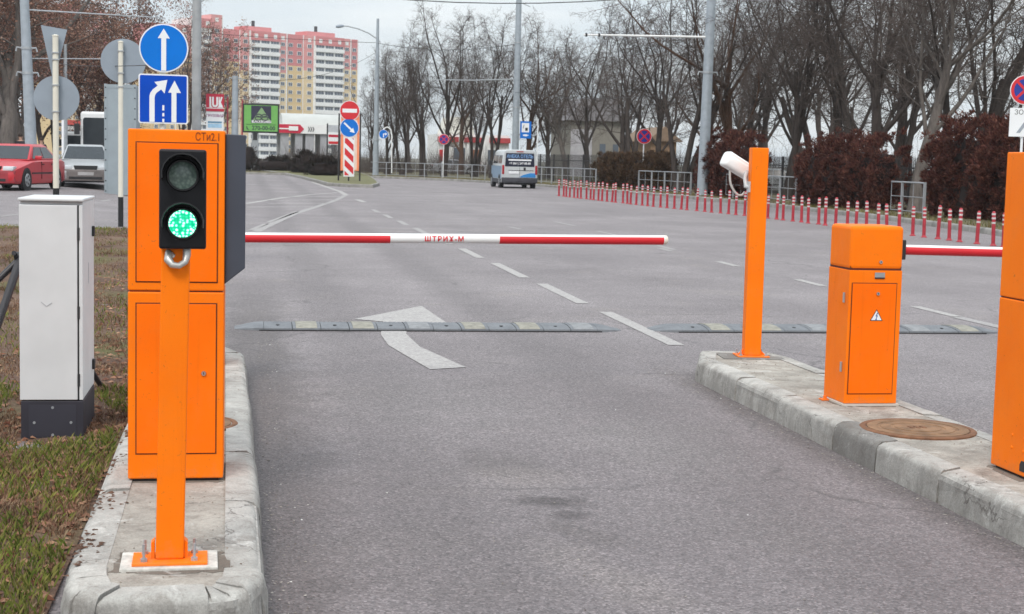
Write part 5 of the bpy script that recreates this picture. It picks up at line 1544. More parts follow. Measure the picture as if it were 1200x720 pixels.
# dark picket fence further back
def picket_fence(label, a, b, h=1.95):
    a, b = Vector((a[0], a[1], 0)), Vector((b[0], b[1], 0)); L = (b-a).length; d = (b-a)/L
    t = thing('picket_fence', label, 'fence', (a.x, a.y, .05), math.atan2(d.y, d.x))
    Mf = mat('fence_black_iron', (.022, .020, .022), .55, var=.2)
    for z in (.25, h*.82): part('rail', MB().box(0, L, -.02, .02, z-.025, z+.025), Mf, t)
    mb = MB(); n = int(L/.15)
    for i in range(n):
        x = (i+.5)*L/n; mb.box(x-.012, x+.012, -.012, .012, .1, h).add([(x-.025, 0, h), (x, .02, h), (x+.025, 0, h), (x, -.02, h), (x, 0, h+.12)], [(0, 1, 4), (1, 2, 4), (2, 3, 4), (3, 0, 4)])
    o = part('pickets', mb, Mf, t); o['kind'] = 'stuff'
    for i in range(int(L/3)+1): 
        x = min(L-.05, i*3.0); part('post', MB().box(x-.05, x+.05, -.05, .05, 0, h+.08), Mf, t)
picket_fence('dark iron picket fence behind the brown hedges', (26.0, 40), (26.2, 84))
picket_fence('dark iron picket fence behind the railing right of the van', (26.2, 84.2), (20.5, 122))

# ---- apartment blocks far behind
M_PINK = mat('facade_red_panel', (.56, .20, .20), .85, var=.06, scale=.3)
M_PINKL = mat('facade_red_panel_light', (.62, .27, .26), .85, var=.06, scale=.3)
M_OCH = mat('facade_yellow_panel', (.62, .46, .24), .85, var=.06, scale=.3)
M_OCHL = mat('facade_yellow_panel_light', (.66, .52, .32), .85, var=.06, scale=.3)
M_FW = mat('facade_white', (.74, .74, .73), .8, var=.04, scale=.3)
M_PANE = mat('far_window_glass', (.10, .12, .15), .2, 0, .3, .12, spec=.6)
def apartment(label, loc, rz, cols, floors, fh, red_from, roof_bits, px_w):
    """cols: (kind, x0, x1, windows per floor, first red floor, depth step)"""
    t = thing('apartment_block', label, 'building', loc, rz)
    Ht = floors*fh
    win = {}
    def winmesh(w, h):
        key = (round(w, 2), h)
        if key not in win:
            fr = MB(); fr.box(-w/2, w/2, -.10, .0, -h/2, h/2)
            pn = MB(); n = 2 if w < 2.2 else 3
            for k in range(n):
                a = -w/2 + .12 + (w-.24)*k/n; b = -w/2 + .12 + (w-.24)*(k+1)/n
                pn.box(a + .05, b - .05, -.13, -.101, -h/2 + .12, h/2 - .12)
            win[key] = (fr.mesh('window', M_FW), pn.mesh('pane', M_PANE))
        return win[key]
    def window(x, z, y, w, h):
        a, b = winmesh(w, h); o = link('window', a, t, (x, y, z)); link('pane', b, o)
    for kind, x0, x1, nw, red, dy, top in cols:
        H_ = Ht + top*fh
        if kind == 'bay':
            part('bay_wall', MB().box(x0, x1, dy, 14, 0, H_), M_FW, t)
            mb = MB()
            part('attic_panel', MB().box(x0, x1, dy-.4, dy-.001, H_-fh*1.15, H_), M_PINK, t)
            bm = MB().box(0, x1-x0-.1, -.75, -.001, 0, fh*.46).mesh('balcony', M_FW)
            for f in range(floors-1):
                link('balcony', bm, t, (x0+.05, dy, f*fh))
                for k in range(nw):
                    w = (x1-x0)/nw; window(x0 + w*(k+.5), f*fh + fh*.72, dy, w*.92, fh*.5)
            for k in range(nw):
                w = (x1-x0)/nw; cx = x0 + w*(k+.5)
                part('attic_ornament', MB().box(cx-.7, cx+.7, dy-.45, dy-.401, H_-fh*.85, H_-fh*.35), M_FW, t)
        else:
            part('yellow_wall', MB().box(x0, x1, dy, 14, 0, red*fh), M_OCH if kind == 'wall' else M_OCHL, t)
            part('red_wall', MB().box(x0, x1, dy, 14, red*fh, H_), M_PINK if kind == 'wall' else M_PINKL, t)
            for f in range(int(floors+top)-1):
                for k in range(nw):
                    w = (x1-x0)/nw; window(x0 + w*(k+.5), f*fh + fh*.62, dy, min(1.9, w*.5), fh*.5)
            if kind == 'pier':
                for k in range(max(1, nw)):
                    w = (x1-x0)/max(1, nw); cx = x0 + w*(k+.5); part('attic_ornament', MB().box(cx-.7, cx+.7, dy-.05, dy-.001, H_-fh*.85, H_-fh*.35), M_FW, t)
            part('white_pilaster', MB().box(x1-.35, x1+.05, dy-.12, dy+.3, 0, H_), M_FW, t)
    for x0, x1, hh in roof_bits:
        part('roof_house', MB().box(x0, x1, 3, 11, Ht, Ht+hh), M_PINK, t); 
        part('roof_vent', MB().box((x0+x1)/2-1.2, (x0+x1)/2-.4, 5, 6, Ht+hh, Ht+hh+2.2), M_DARK, t)
    return t
Yb0, Yb1 = 548, 585
A, B = at(224, 190, Yb0), at(419, 190, Yb1)
Wb = math.hypot(B.x-A.x, Yb1-Yb0); rb = math.atan2(Yb1-Yb0, B.x-A.x)
def zb(u):
    d = ray(u, 190); e = Vector((B.x-A.x, Yb1-Yb0)).normalized()
    return (A.y*d.x - A.x*d.y)/(e.x*d.y - e.y*d.x)      # where that line of sight meets the facade
zoom = lambda q: zb(220 + q/4.8)
fh = 2.82
apartment('long red and yellow apartment block with white balcony bays in the distance', (A.x, Yb0, 0), rb,
    [('wall', zb(178), zb(206), 3, 12, 0, 0), ('pier', zb(206), zb(224), 1, 12, -.3, 0), ('bay', zb(224), zb(246), 2, 11, -.8, 1), ('pier', zb(246), zoom(190), 1, 12, -.3, 1.6),
     ('wall', zoom(190), zoom(290), 2, 12, 0, 0), ('pier', zoom(290), zoom(340), 1, 11, -.6, 0),
     ('bay', zoom(340), zoom(500), 3, 0, -1.2, 0), ('pier', zoom(500), zoom(548), 1, 11, -.6, 0),
     ('wall', zoom(548), zoom(645), 2, 12, 0, 0), ('pier', zoom(645), zoom(700), 1, 11.5, -.6, 0),
     ('bay', zoom(700), zoom(858), 3, 0, -1.2, 0), ('pier', zoom(858), zoom(905), 1, 12, -.6, 0), ('wall', zoom(905), zoom(950), 1, 12, 0, 0)],
    16, fh, 12, [(zoom(345), zoom(490), 1.9), (zoom(690), zoom(845), 1.9)], 0)
A2, B2 = at(66, 190, 560), at(128, 190, 575)
W2b = math.hypot(B2.x-A2.x, 15)
apartment('red apartment tower seen through the leafy trees on the left', (A2.x, 560, 0), math.atan2(15, B2.x-A2.x),
    [('wall', 0, W2b*.30, 2, 9, 0, 0), ('pier', W2b*.30, W2b*.45, 1, 9, -.5, 0), ('bay', W2b*.45, W2b*.62, 2, 0, -1, 0), ('pier', W2b*.62, W2b*.8, 1, 9, -.5, 0), ('wall', W2b*.8, W2b, 2, 9, 0, 0)],
    18, 2.82, 9, [(W2b*.3, W2b*.6, 2.0)], 0)

# ---- petrol station gateway: vaulted canopy on piers with a red arrow fascia
Yz = 195; b = at(365, 194, Yz); b.z = 0
t = thing('petrol_station_gateway', 'petrol station gateway with white vaulted roof and red arrow fascia', 'gateway', b, R(4))
def zl(u, v): p = at(u, v, Yz) - t.location; return p.x, p.z
x0, z0 = zl(331, 151); x1, _ = zl(404, 151); zt = zl(365, 133)[1]
ring = lambda x: [(x, 3.0 + 3.0*math.cos(a), z0 + (zt-z0)*math.sin(a)) for a in (math.pi*k/12 for k in range(13))]
part('vault', MB().loft([ring(x0 + (x1-x0)*k/6) for k in range(7)]), mat('vault_white', (.46, .47, .45), .6, var=.06, scale=.5), t, sm=40)
fz0, fz1 = zl(365, 157)[1], zl(365, 146.5)[1]
xa = zl(322, 150)[0]
f = part('fascia', MB().box(xa, x1, -.3, 6.3, fz0, fz1), M_FW, t)
xr = zl(385 - 29, 150)[0]; hh = fz1 - fz0
part('red_arrow', MB().prism([(xa, fz0+.02), (xr-.5, fz0+.02), (xr, fz0+hh/2), (xr-.5, fz1-.02), (xa, fz1-.02)], -.36, -.301, 'xz'), mat('logo_red', (.5, .012, .045)), f)
part('white_streak', MB().box(xa, xr-1.2, -.40, -.361, fz0+hh*.42, fz0+hh*.56), M_FW, f)
part('white_tag', MB().box(xr-1.9, xr-.75, -.44, -.401, fz0+hh*.30, fz0+hh*.78), M_FW, f)
for k in range(3):
    cx = zl(361.5 + 2.6*k, 151.5)[0]; cz = fz0 + hh*.5
    part('chevron', MB().prism([(cx-.10, cz+.30), (cx+.0, cz+.30), (cx+.14, cz), (cx, cz-.30), (cx-.10, cz-.30), (cx+.04, cz)], -.36, -.301, 'xz'), M_DARK, f)
for u, w in ((333.5, .5), (350, .45), (363, .55), (380, .5), (400, .5)):
    x, _ = zl(u, 180); part('pier', MB().box(x-w, x+w, 0, 1.0, 0, fz0), mat('pier_grey', (.33, .33, .35), .7, var=.1), t)
    part('pier', MB().box(x-w, x+w, 5, 6.0, 0, fz0), mat('pier_grey', (.33, .33, .35)), t)

# ---- low shop with red fascia, pale houses behind the trees
def block(name, label, cat, u0, u1, vt, Y, body, parts, depth=10):
    a, b_ = at(u0, 190, Y), at(u1, 190, Y); W = b_.x - a.x; hz = at((u0+u1)/2, vt, Y).z
    t = thing(name, label, cat, (a.x, Y, 0), 0)
    part('wall', MB().box(0, W, 0, depth, 0, hz), body, t)
    for nm, fx0, fx1, fz0, fz1, y0, m_ in parts: part(nm, MB().box(W*fx0, W*fx1, y0, -.001, hz*fz0, hz*fz1), m_, t)
    return t, W, hz
M_SHOPR = mat('shop_red', (.36, .045, .05), .6, var=.25, scale=1.2)
t, W, hz = block('shop', 'low white shop with a red fascia seen between the far trees', 'building', 513, 596, 158, 165, M_FW,
    [('red_fascia', -.01, .28, .80, .93, -.5, M_SHOPR), ('red_fascia', .36, .60, .80, .93, -.5, M_SHOPR), ('red_fascia', .72, 1.01, .80, .93, -.5, M_SHOPR), ('shop_window', .22, .38, .05, .66, -.06, M_PANE), ('shop_window', .70, .88, .08, .62, -.06, M_PANE), ('door', .48, .60, .0, .62, -.06, mat('shop_door', (.34, .13, .07), .6)), ('red_poster', .02, .09, .1, .6, -.08, M_RED), ('column', .40, .43, 0, .80, -.4, M_FW), ('column', .63, .66, 0, .80, -.4, M_FW)])
part('gable', MB().prism([(W*.12, hz), (W*.55, hz), (W*.50, hz*1.45), (W*.20, hz*1.45)], 2, 9, 'xz'), mat('gable_cream', (.62, .60, .54), .8), t)
t, W, hz = block('house', 'pale cream house behind the trees left of the long hedge', 'building', 668, 730, 142, 150, mat('house_cream', (.20, .185, .16), .85, var=.06), [('window', .55, .66, .35, .6, -.05, M_PANE), ('window', .8, .9, .35, .6, -.05, M_PANE), ('wall_panel', .0, .4, .0, .85, -.05, mat('house_grey', (.36, .35, .37), .85))])
part('roof', MB().prism([(-.5, hz), (W+.5, hz), (W*.8, hz+2.2), (W*.2, hz+2.2)], -.5, 10.5, 'xz'), mat('roof_grey', (.20, .19, .20), .8), t)
t, W, hz = block('house', 'low sandy house behind the trees right of the no-stopping sign', 'building', 762, 792, 166, 112, mat('house_sand', (.30, .19, .115), .85, var=.15), [('window', .3, .5, .4, .7, -.05, M_PANE)])
part('roof', MB().prism([(-.4, hz), (W+.4, hz), (W*.5, hz+1.1)], -.4, 8, 'xz'), mat('roof_brown', (.22, .15, .10), .8), t)

# ---- vehicles
def wheel(parent, x, y, r, w, out):
    t = part('wheel', MB().tube([(x - out*w, y, r), (x, y, r)], [r*.97, r*.97], 24).tube([(x - out*w*.85, y, r), (x - out*w*.15, y, r)], [r, r], 24), M_TYRE, parent, sm=40)
    part('rim', MB().tube([(x - out*.01, y, r), (x + out*.012, y, r)], [r*.66, r*.60], 18), M_RIM, t, sm=30)
    for k in range(5):
        a = 2*math.pi*k/5; dy, dz = math.cos(a)*r*.38, math.sin(a)*r*.38
        part('rim_opening', MB().cyl((x + out*.008, y + dy, r + dz), (x + out*.0145, y + dy, r + dz), r*.13, n=8), M_DARK, t)
def sedan(label, loc, rz, paint, lower, plate=True, L=4.5, W=1.74, H=1.42, group='cars on the left side road', trim=True):
    """nose points along -Y"""
    t = thing('car', label, 'car', loc, rz, group)
    h = L/2; w = W/2
    st = [(-h, .30, .56, .80), (-h+.06, .22, .66, .90), (-h+.25, .20, .72, .96), (-h+.75, .20, .82, 1.0), (-h+1.35, .20, .92, 1.0), (-.2, .20, .95, 1.0), (h-1.3, .20, .96, 1.0), (h-.9, .20, .97, .99), (h-.25, .22, .96, .95), (h-.06, .26, .90, .90), (h, .34, .80, .82)]
    rings = []
    for y, zl_, zt_, k in st:
        a = w*k
        rings.append([(-a*.93, y, zl_), (-a*.985, y, zl_+.10), (-a, y, zl_+(zt_-zl_)*.55), (-a*.975, y, zt_-.07), (-a*.88, y, zt_-.012), (-a*.5, y, zt_+.012), (a*.5, y, zt_+.012), (a*.88, y, zt_-.012), (a*.975, y, zt_-.07), (a, y, zl_+(zt_-zl_)*.55), (a*.985, y, zl_+.10), (a*.93, y, zl_)])
    part('body', MB().loft(rings), paint, t, sm=38)
    # cabin
    yb = [-h+1.28, h-.72]; yt = [-h+2.02, h-1.38]; zb_, zt_ = .92, H
    cab = [[(-w*.90, yb[0], zb_), (w*.90, yb[0], zb_), (w*.92, yb[1], zb_+.03), (-w*.92, yb[1], zb_+.03)],
           [(-w*.70, yt[0]-.04, zt_-.05), (w*.70, yt[0]-.04, zt_-.05), (w*.70, yt[1]+.06, zt_-.05), (-w*.70, yt[1]+.06, zt_-.05)],
           [(-w*.62, yt[0]+.12, zt_), (w*.62, yt[0]+.12, zt_), (w*.62, yt[1]-.10, zt_), (-w*.62, yt[1]-.10, zt_)]]
    part('roof', MB().loft(cab), paint, t, bevel=.03, sm=50)
    def face(name, pts, m_, out, d=.012):
        P = [Vector(p) for p in pts]; n = (P[1]-P[0]).cross(P[2]-P[0]).normalized()
        if n.dot(Vector(out)) < 0: n = -n
        mb = MB().add([p + n*d for p in P] + [p - n*.01 for p in P], [(0, 1, 2, 3), (7, 6, 5, 4), (0, 4, 5, 1), (1, 5, 6, 2), (2, 6, 7, 3), (3, 7, 4, 0)])
        return part(name, mb, m_, t)
    A0, A1 = Vector(cab[0][0]), Vector(cab[1][0])
    lp = lambda a, b_, q: tuple(Vector(a).lerp(Vector(b_), q))
    c0, c1 = cab[0], cab[1]
    def quad(i, j, k, l, s0=.08, s1=.92, b0=.10, b1=.90):
        """window within side bounded by bottom i-j and top k-l"""
        bl, br, tl, tr = Vector(c0[i]), Vector(c0[j]), Vector(c1[k]), Vector(c1[l])
        q = lambda s, b_: (bl.lerp(br, s)).lerp(tl.lerp(tr, s), b_)
        return [q(s0, b0), q(s1, b0), q(s1, b1), q(s0, b1)]
    face('windscreen', quad(0, 1, 0, 1, .04, .96, .06, .94), M_GLASS, (0, -1, .5))
    face('rear_window', quad(2, 3, 2, 3, .05, .95, .08, .92), M_GLASS, (0, 1, .5))
    for i, j, out in ((1, 2, 1), (3, 0, -1)):
        o = (out, 0, .3)
        s = [(.10, .475), (.505, .90)]
        if i == 3: s = [(1-b_, 1-a) for a, b_ in s]
        for s0, s1 in s: face('side_window', quad(i, j, i, j, s0, s1, .10, .90), M_GLASS, o)
    for sx in (-1, 1):
        x = sx*w
        for wy in (-h+.88, h-.98):
            part('wheel_arch', MB().tube([(x - sx*.10, wy, .32), (x + sx*.004, wy, .32)], .375, 24), M_DARK, t, sm=40)
            wheel(t, x + sx*.014, wy, .315, .2, sx)
        part('side_strip', MB().box(min(x-sx*.01, x+sx*.012), max(x-sx*.01, x+sx*.012), -h+1.3, h-1.4, .50, .545), M_DARK, t)
        for yy in (-.12, h-1.18): part('door_line', MB().box(min(x-sx*.03, x+sx*.004), max(x-sx*.03, x+sx*.004), yy-.007, yy+.007, .34, .88), M_DARK, t)
        for yy in (.05, .85): part('door_handle', MB().box(min(x-sx*.02, x+sx*.02), max(x-sx*.02, x+sx*.02), yy-.10, yy+.02, .78, .81), M_DARK, t)
        part('mirror', MB().box(min(x-sx*.05, x+sx*.16), max(x-sx*.05, x+sx*.16), -h+1.66, -h+1.76, .93, 1.06), paint, t, bevel=.03, sm=40)
        part('headlight', MB().prism([(sx*w*.50, .60), (sx*w*.86, .60), (sx*w*.90, .73), (sx*w*.52, .735)], -h+.02, -h+.3, 'xz'), mat('headlight_glass', (.62, .65, .68), .12, 0, .1, spec=.8), t, bevel=.02, sm=40)
        part('tail_light', MB().prism([(sx*w*.55, .66), (sx*w*.90, .66), (sx*w*.88, .88), (sx*w*.55, .88)], h-.2, h-.01, 'xz'), mat('tail_red', (.35, .01, .015), .3), t, bevel=.02, sm=40)
    part('grille', MB().prism([(-.36, .60), (.36, .60), (.40, .735), (-.40, .735)], -h-.005, -h+.1, 'xz'), M_DARK, t, bevel=.01)
    part('bumper', MB().loft([[(x_*w, y_, z_) for x_, y_ in ((-.96, -h+.42), (-.90, -h+.06), (-.6, -h-.035), (.6, -h-.035), (.90, -h+.06), (.96, -h+.42), (.8, -h+.45), (-.8, -h+.45))] for z_ in (.22, .30, .50, .60)]), lower, t, bevel=.015, sm=40)
    part('lower_intake', MB().box(-.55, .55, -h-.043, -h-.02, .27, .36), M_DARK, t, bevel=.01)
    if plate: part('number_plate', MB().box(-.26, .26, -h-.052, -h-.036, .405, .515), mat('plate_white', (.42, .41, .41), .5), t)
    part('rear_bumper', MB().loft([[(x_*w, y_, z_) for x_, y_ in ((-.96, h-.42), (.96, h-.42), (.90, h-.05), (.6, h+.03), (-.6, h+.03), (-.90, h-.05))] for z_ in (.26, .32, .48, .55)]), lower, t, bevel=.015, sm=40)
    part('underbody', MB().box(-w*.85, w*.85, -h+.3, h-.3, .16, .25), M_DARK, t)
    return t
def on_road(u, Y): p = at(u, 200, Y); return Vector((p.x, Y, zg(p.x, Y) + .003))
M_CRED = mat('car_red', (.48, .025, .035), .28, 0, .06, 1.5, spec=.6)
M_CSIL = mat('car_silver', (.40, .41, .42), .32, .35, .05, 1.5, spec=.6)
M_CLOW = mat('muddy_bumper', (.17, .15, .145), .6, 0, .2, 5)
sedan('red sedan cut off by the left edge on the side road', on_road(19, 50.6), R(-13), M_CRED, mat('car_red_low', (.30, .03, .04), .45, 0, .2, 4))
sedan('silver sedan with muddy bumper facing the camera beside the riveted metal column', on_road(100, 56.5), R(6), M_CSIL, M_CLOW, L=4.55, W=1.78, H=1.46)
sedan('white sedan parked behind the picket fence right of the slim orange post', Vector((29.5, YX(913, 29.5), .05)), R(70), mat('car_white', (.66, .67, .68), .35), mat('car_white', (.66, .67, .68)), group='parked cars behind the fences')
sedan('dark sedan standing under the petrol station gateway', Vector((*at(347, 196, 186).xy, .0)), R(80), mat('car_dark', (.03, .035, .045), .3), M_DARK, group='parked cars behind the fences')
sedan('grey sedan parked behind the far railing left of the van', Vector((*at(533, 200, 146).xy, .1)), R(88), mat('car_grey', (.30, .31, .33), .35), M_CLOW, group='parked cars behind the fences')

# rear of a panel van
def panel_van(label, loc, rz):
    """nose along +Y, rear doors face -Y"""
    t = thing('van', label, 'van', loc, rz)
    w, L, H = 1.02, 5.0, 2.18
    Mv, Mb = mat('van_silver', (.55, .57, .58), .35, .2, .05), mat('van_blue_side', (.22, .33, .46), .35, .1, .08)
    def ring(y, k, zt_, zl_=.32): return [(-w*k, y, zl_), (-w*k*1.0, y, .95), (-w*k*.975, y, 1.35), (-w*k*.90, y, zt_-.12), (-w*k*.80, y, zt_-.02), (0, y, zt_), (w*k*.80, y, zt_-.02), (w*k*.90, y, zt_-.12), (w*k*.975, y, 1.35), (w*k, y, .95), (w*k, y, zl_)]
    part('body', MB().loft([ring(0, .97, H-.04), ring(.06, 1.0, H), ring(3.2, 1.0, H), ring(3.7, .99, H-.12), ring(4.25, .97, 1.42), ring(4.8, .92, 1.15), ring(5.0, .8, .9)]), Mv, t, sm=38)
    f = part('rear_window', MB().prism([(-w*.83, 1.22), (w*.83, 1.22), (w*.79, 1.98), (-w*.79, 1.98)], -.012, .03, 'xz'), mat('van_film', (.010, .012, .03), .3), t, bevel=.01)
    lettering('АНЕКА ОТЕЛЬ', .27, f, (0, -.014, 1.79), mat('van_text_blue', (.22, .40, .70), .5), bold=.004, sx=.80)
    part('text_line', MB().box(-.66, .66, -.018, -.0125, 1.55, 1.635), M_SIGNW, f)
    lettering('+7 (861) 247-88-88', .17, f, (0, -.014, 1.40), M_SIGNW, bold=.003, sx=.92)
    part('rear_light', MB().box(-w*.985, -w*.865, -.025, .12, .78, 1.30), mat('tail_red', (.35, .01, .015)), t, bevel=.02, sm=40)
    part('rear_light', MB().box(w*.865, w*.985, -.025, .12, .78, 1.30), mat('tail_red', (.35, .01, .015)), t, bevel=.02, sm=40)
    part('brake_light', MB().box(-.20, .20, -.02, .02, 2.04, 2.09), mat('tail_red', (.35, .01, .015)), t)
    part('number_plate', MB().box(-.62, -.05, -.035, -.001, .82, .96), M_SIGNW, t)
    part('plate_recess', MB().box(-.66, .80, -.012, .01, .99, 1.02), M_DARK, t)
    part('door_handle', MB().box(.22, .34, -.04, .01, 1.03, 1.18), M_DARK, t, bevel=.02)
    part('door_seam', MB().box(-.008, .008, -.006, .02, .62, 1.20), M_DARK, t)
    part('blue_swoosh', MB().prism([(.0, .62), (w*.9, .62), (w*.9, .86), (.62, .87), (.35, .80), (.12, .72)], -.012, .01, 'xz'), mat('van_swoosh', (.03, .22, .55), .4), t)
    part('rear_bumper', MB().box(-w*1.0, w*1.0, -.10, .16, .30, .60), mat('van_bumper', (.045, .045, .055), .6, var=.2), t, bevel=.03, sm=40)
    for sx in (-1, 1):
        x = sx*w
        part('side_window', MB().prism([(.30, 1.36), (1.75, 1.36), (1.70, 1.95), (.34, 1.95)], 0, .02, 'yz'), M_GLASS, t, loc=(sx*(w*.905) + (-.0), 0, 0), rot=(0, R(-7.2*sx)*0, 0))
        sw = MB(); 
        for y0, y1 in ((.28, 1.6), (1.75, 2.9), (3.0, 3.75)):
            a, b_ = 1.38, 1.94; xa, xb = w*.975 + .006, w*.905 + .006
            q = MB().add([(sx*xa, y0, a), (sx*xa, y1, a), (sx*xb, y1 - (.15 if y1 > 3.5 else 0), b_), (sx*xb, y0, b_), (sx*(xa-.03), y0, a), (sx*(xa-.03), y1, a), (sx*(xb-.03), y1, b_), (sx*(xb-.03), y0, b_)], [(0, 1, 2, 3), (7, 6, 5, 4), (0, 4, 5, 1), (1, 5, 6, 2), (2, 6, 7, 3), (3, 7, 4, 0)])
            part('side_glass', q, M_GLASS, t)
        part('side_panel', MB().box(min(x, x+sx*.008), max(x, x+sx*.008), .25, 4.2, .55, 1.25), Mb, t, label='blue lower side panel')
        part('sill', MB().box(min(x-sx*.05, x+sx*.02), max(x-sx*.05, x+sx*.02), .3, 4.4, .30, .52), mat('van_bumper', (.045, .045, .055)), t)
        for wy in (.95, 4.0):
            part('wheel_arch', MB().tube([(x - sx*.1, wy, .36), (x + sx*.012, wy, .36)], .42, 24), M_DARK, t, sm=40)
            wheel(t, x + sx*.02, wy, .345, .24, sx)
        part('mirror', MB().box(min(x, x+sx*.22), max(x, x+sx*.22), 3.72, 3.84, 1.25, 1.55), M_DARK, t, bevel=.03)
    for c in list(t.children):
        if c.name.startswith('side_window'): bpy.data.objects.remove(c)
    part('underbody', MB().box(-w*.8, w*.8, .1, 4.7, .2, .33), M_DARK, t)
    return t
pv = at(608.5, 222, 86)
panel_van('silver and blue van with a dark lettered rear window, driving away', Vector((pv.x, 86, .003)), R(-1.0))

def bus(label, loc, rz, name='bus', W=2.45, H=3.05, L=9.0, cat='bus'):
    t = thing(name, label, cat, loc, rz, 'white buses and vans on the left side road')
    w = W/2
    part('body', MB().box(-w, w, 0, L, .35, H), mat('bus_white', (.70, .71, .71), .4, var=.04), t, bevel=.14, seg=4, sm=40)
    part('windscreen', MB().prism(rrect(-w*.90, w*.90, H*.43, H*.90, .12), -.012, .03, 'xz'), M_GLASS, t, bevel=.006)
    part('wiper', MB().tube([(-w*.3, -.02, H*.44), (w*.15, -.02, H*.56)], .012, 5), M_DARK, t)
    part('bumper', MB().box(-w*.98, w*.98, -.08, .2, .32, .70), mat('bus_bumper', (.32, .33, .34), .6), t, bevel=.05)
    part('sticker', MB().box(w*.62, w*.78, -.018, -.0125, H*.70, H*.84), M_SIGNW, t)
    for sx in (-1, 1):
        part('headlight', MB().cyl((sx*w*.72, .02, H*.31), (sx*w*.72, -.03, H*.31), .11, n=16), mat('headlight_glass', (.62, .65, .68)), t, sm=40)
        part('mirror', MB().box(min(sx*w*1.02, sx*(w+.30)), max(sx*w*1.02, sx*(w+.30)), -.20, -.08, H*.62, H*.80), M_DARK, t, bevel=.04)
        part('mirror_arm', MB().tube([(sx*w*.97, .02, H*.86), (sx*(w+.12), -.12, H*.84), (sx*(w+.14), -.14, H*.78)], .02, 6), M_DARK, t)
        for k in range(4): part('side_window', MB().box(min(sx*w, sx*(w+.012)), max(sx*w, sx*(w+.012)), .5+k*L*.22, .3+(k+1)*L*.22, H*.5, H*.85), M_GLASS, t)
        for wy in (L*.16, L*.78): wheel(t, sx*w*1.0, wy, .42, .28, sx)
    part('grille', MB().box(-w*.4, w*.4, -.006, .02, H*.27, H*.36), M_DARK, t)
    return t
pb = on_road(124, 80); bus('white bus with a large dark windscreen behind the silver car', pb, R(3))
pb = on_road(95, 86); bus('small white minibus left of the white bus', pb, R(2), 'minibus', 1.95, 2.1, 5.2, 'minibus')
t, W, hz = block('kiosk', 'small kiosk with white awning and red sign behind the minibus', 'kiosk', 80, 99, 149, 108, mat('kiosk_grey', (.20, .19, .19), .8), [('awning', -.05, 1.05, .72, .86, -1.2, M_FW), ('red_sign', -.02, 1.02, .90, 1.0, -.3, mat('kiosk_red', (.45, .07, .06), .6))], depth=3)
for o_ in (t,): o_.location.z = zg(o_.location.x, 108)

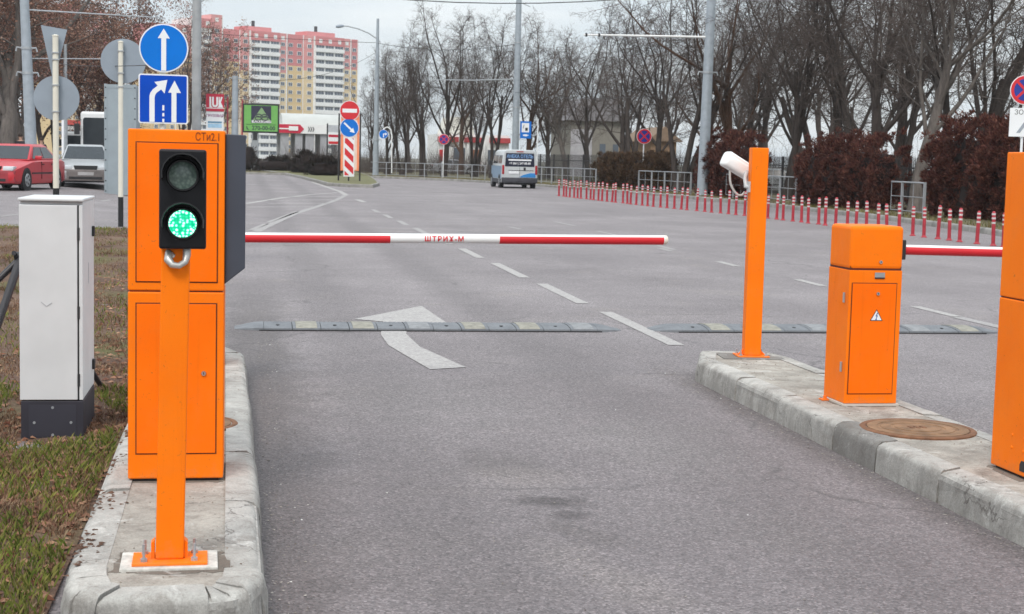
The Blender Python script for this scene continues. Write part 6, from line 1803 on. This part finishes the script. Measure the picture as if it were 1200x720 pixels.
# ---- two people in dark jackets beyond the red car
def person(label, loc, rz, jacket, trousers, hair, hgt, seed):
    t = thing('person', label, 'person', loc, rz, 'people by the far left mast')
    J = {'pelvis': (0, 0, .92), 'waist': (0, .0, 1.08), 'chest': (0, .0, 1.32), 'neck': (0, 0, 1.50), 'head0': (0, -.015, 1.60), 'head1': (0, -.02, 1.72),
         'shl': (.17, 0, 1.43), 'ell': (.235, .02, 1.14), 'wrl': (.24, -.05, .90), 'hal': (.235, -.075, .80),
         'shr': (-.17, 0, 1.43), 'elr': (-.235, .02, 1.14), 'wrr': (-.235, -.05, .90), 'har': (-.23, -.075, .80),
         'hil': (.09, 0, .86), 'knl': (.10, -.03, .49), 'anl': (.10, .02, .09), 'tol': (.11, -.13, .035),
         'hir': (-.09, 0, .86), 'knr': (-.10, .02, .49), 'anr': (-.10, .06, .09), 'tor': (-.11, -.09, .035)}
    E = [('pelvis','waist'),('waist','chest'),('chest','neck'),('neck','head0'),('head0','head1'),('chest','shl'),('shl','ell'),('ell','wrl'),('wrl','hal'),('chest','shr'),('shr','elr'),('elr','wrr'),('wrr','har'),('pelvis','hil'),('hil','knl'),('knl','anl'),('anl','tol'),('pelvis','hir'),('hir','knr'),('knr','anr'),('anr','tor')]
    rad = dict(pelvis=(.15,.11), waist=(.145,.105), chest=(.16,.12), neck=(.058,.058), head0=(.078,.09), head1=(.072,.085), shl=(.075,.075), shr=(.075,.075), ell=(.055,.055), elr=(.055,.055), wrl=(.04,.04), wrr=(.04,.04), hal=(.036,.026), har=(.036,.026), hil=(.095,.095), hir=(.095,.095), knl=(.068,.068), knr=(.068,.068), anl=(.05,.05), anr=(.05,.05), tol=(.042,.032), tor=(.042,.032))
    names = list(J); me = bpy.data.meshes.new('figure')
    me.from_pydata([J[n] for n in names], [(names.index(a), names.index(b_)) for a, b_ in E], [])
    o = bpy.data.objects.new('figure', me); COL.objects.link(o)
    sk = o.modifiers.new('skin', 'SKIN'); sk.use_smooth_shade = True
    for i, n in enumerate(names):
        me.skin_vertices[0].data[i].radius = rad[n]; me.skin_vertices[0].data[i].use_root = (n == 'pelvis')
    sb = o.modifiers.new('sub', 'SUBSURF'); sb.levels = 2; sb.render_levels = 2
    dg = bpy.context.evaluated_depsgraph_get(); m2 = bpy.data.meshes.new_from_object(o.evaluated_get(dg))
    bpy.data.objects.remove(o)
    skin = mat('skin_tone', (.42, .25, .18), .6, var=.05)
    m2.materials.clear()
    for q in (jacket, trousers, skin, M_DARK): m2.materials.append(q)
    for p in m2.polygons:
        z = p.center.z; x = abs(p.center.x)
        p.material_index = 2 if z > 1.485 or (x > .19 and z < .885) else (3 if z < .11 else (1 if z < .82 else 0))
    m2.transform(Matrix.Diagonal((hgt/1.78, hgt/1.78, hgt/1.78, 1)))
    link('body', m2, t)
    k = hgt/1.78
    part('hair', MB().lathe([(.088*k, 1.665*k), (.094*k, 1.70*k), (.088*k, 1.76*k), (.05*k, 1.80*k), (.01*k, 1.81*k)], 0, .004, 16), hair, t, sm=60)
    for sx in (-1, 1): part('ear', MB().tube([(sx*.078*k, 0, 1.63*k), (sx*.092*k, .01, 1.665*k)], [.014, .018], 6), skin, t, sm=60)
    part('nose', MB().tube([(0, -.10*k, 1.67*k), (0, -.118*k, 1.64*k)], [.010, .016], 6), skin, t, sm=60)
    return t
Mj = mat('jacket_black', (.018, .018, .024), .85, var=.3, scale=8); Mt = mat('trousers_dark', (.03, .03, .036), .85, var=.3)
Mh = mat('hair_dark', (.03, .018, .013), .8, var=.3)
for u, vt, rz, lab, hg in ((24, 157, 160, 'person in a black jacket standing left of the far left mast', 1.78), (48.5, 161.5, 200, 'person in a dark jacket standing right of the far left mast', 1.72)):
    p = at(u, vt, 68.0); person(lab, Vector((p.x, 68.0, p.z - hg)), R(rz), Mj, Mt, Mh, hg, u)
# raised footway they stand on
fw = at(36, 178, 64)
ft = MB().box(-14, 3.0, 2.5, 12, -.6, .0).mesh('footway', mat('footway_paving', (.22, .21, .20), .9, var=.2, scale=1.5))
fz = min(o.location.z for o in bpy.data.objects if o.name.startswith('person'))
struct(link('footway', ft, None, (fw.x, 63.0, fz)))
# ================================================================== THIN WINTER HAZE
def haze():
    mb = MB().box(-700, 900, -60, 900, -1.5, 75)
    m = bpy.data.materials.new('haze_air'); m.use_nodes = True; m.node_tree.nodes.clear()
    o = m.node_tree.nodes.new('ShaderNodeOutputMaterial'); v = m.node_tree.nodes.new('ShaderNodeVolumePrincipled')
    v.inputs['Color'].default_value = (.86, .90, .95, 1); v.inputs['Density'].default_value = .00022; v.inputs['Anisotropy'].default_value = 0.0
    m.node_tree.links.new(v.outputs[0], o.inputs['Volume'])
    h = link('haze', mb.mesh('haze', m)); h['kind'] = 'stuff'; h['label'] = 'thin pale winter haze over the whole place'; h['category'] = 'haze'
haze()
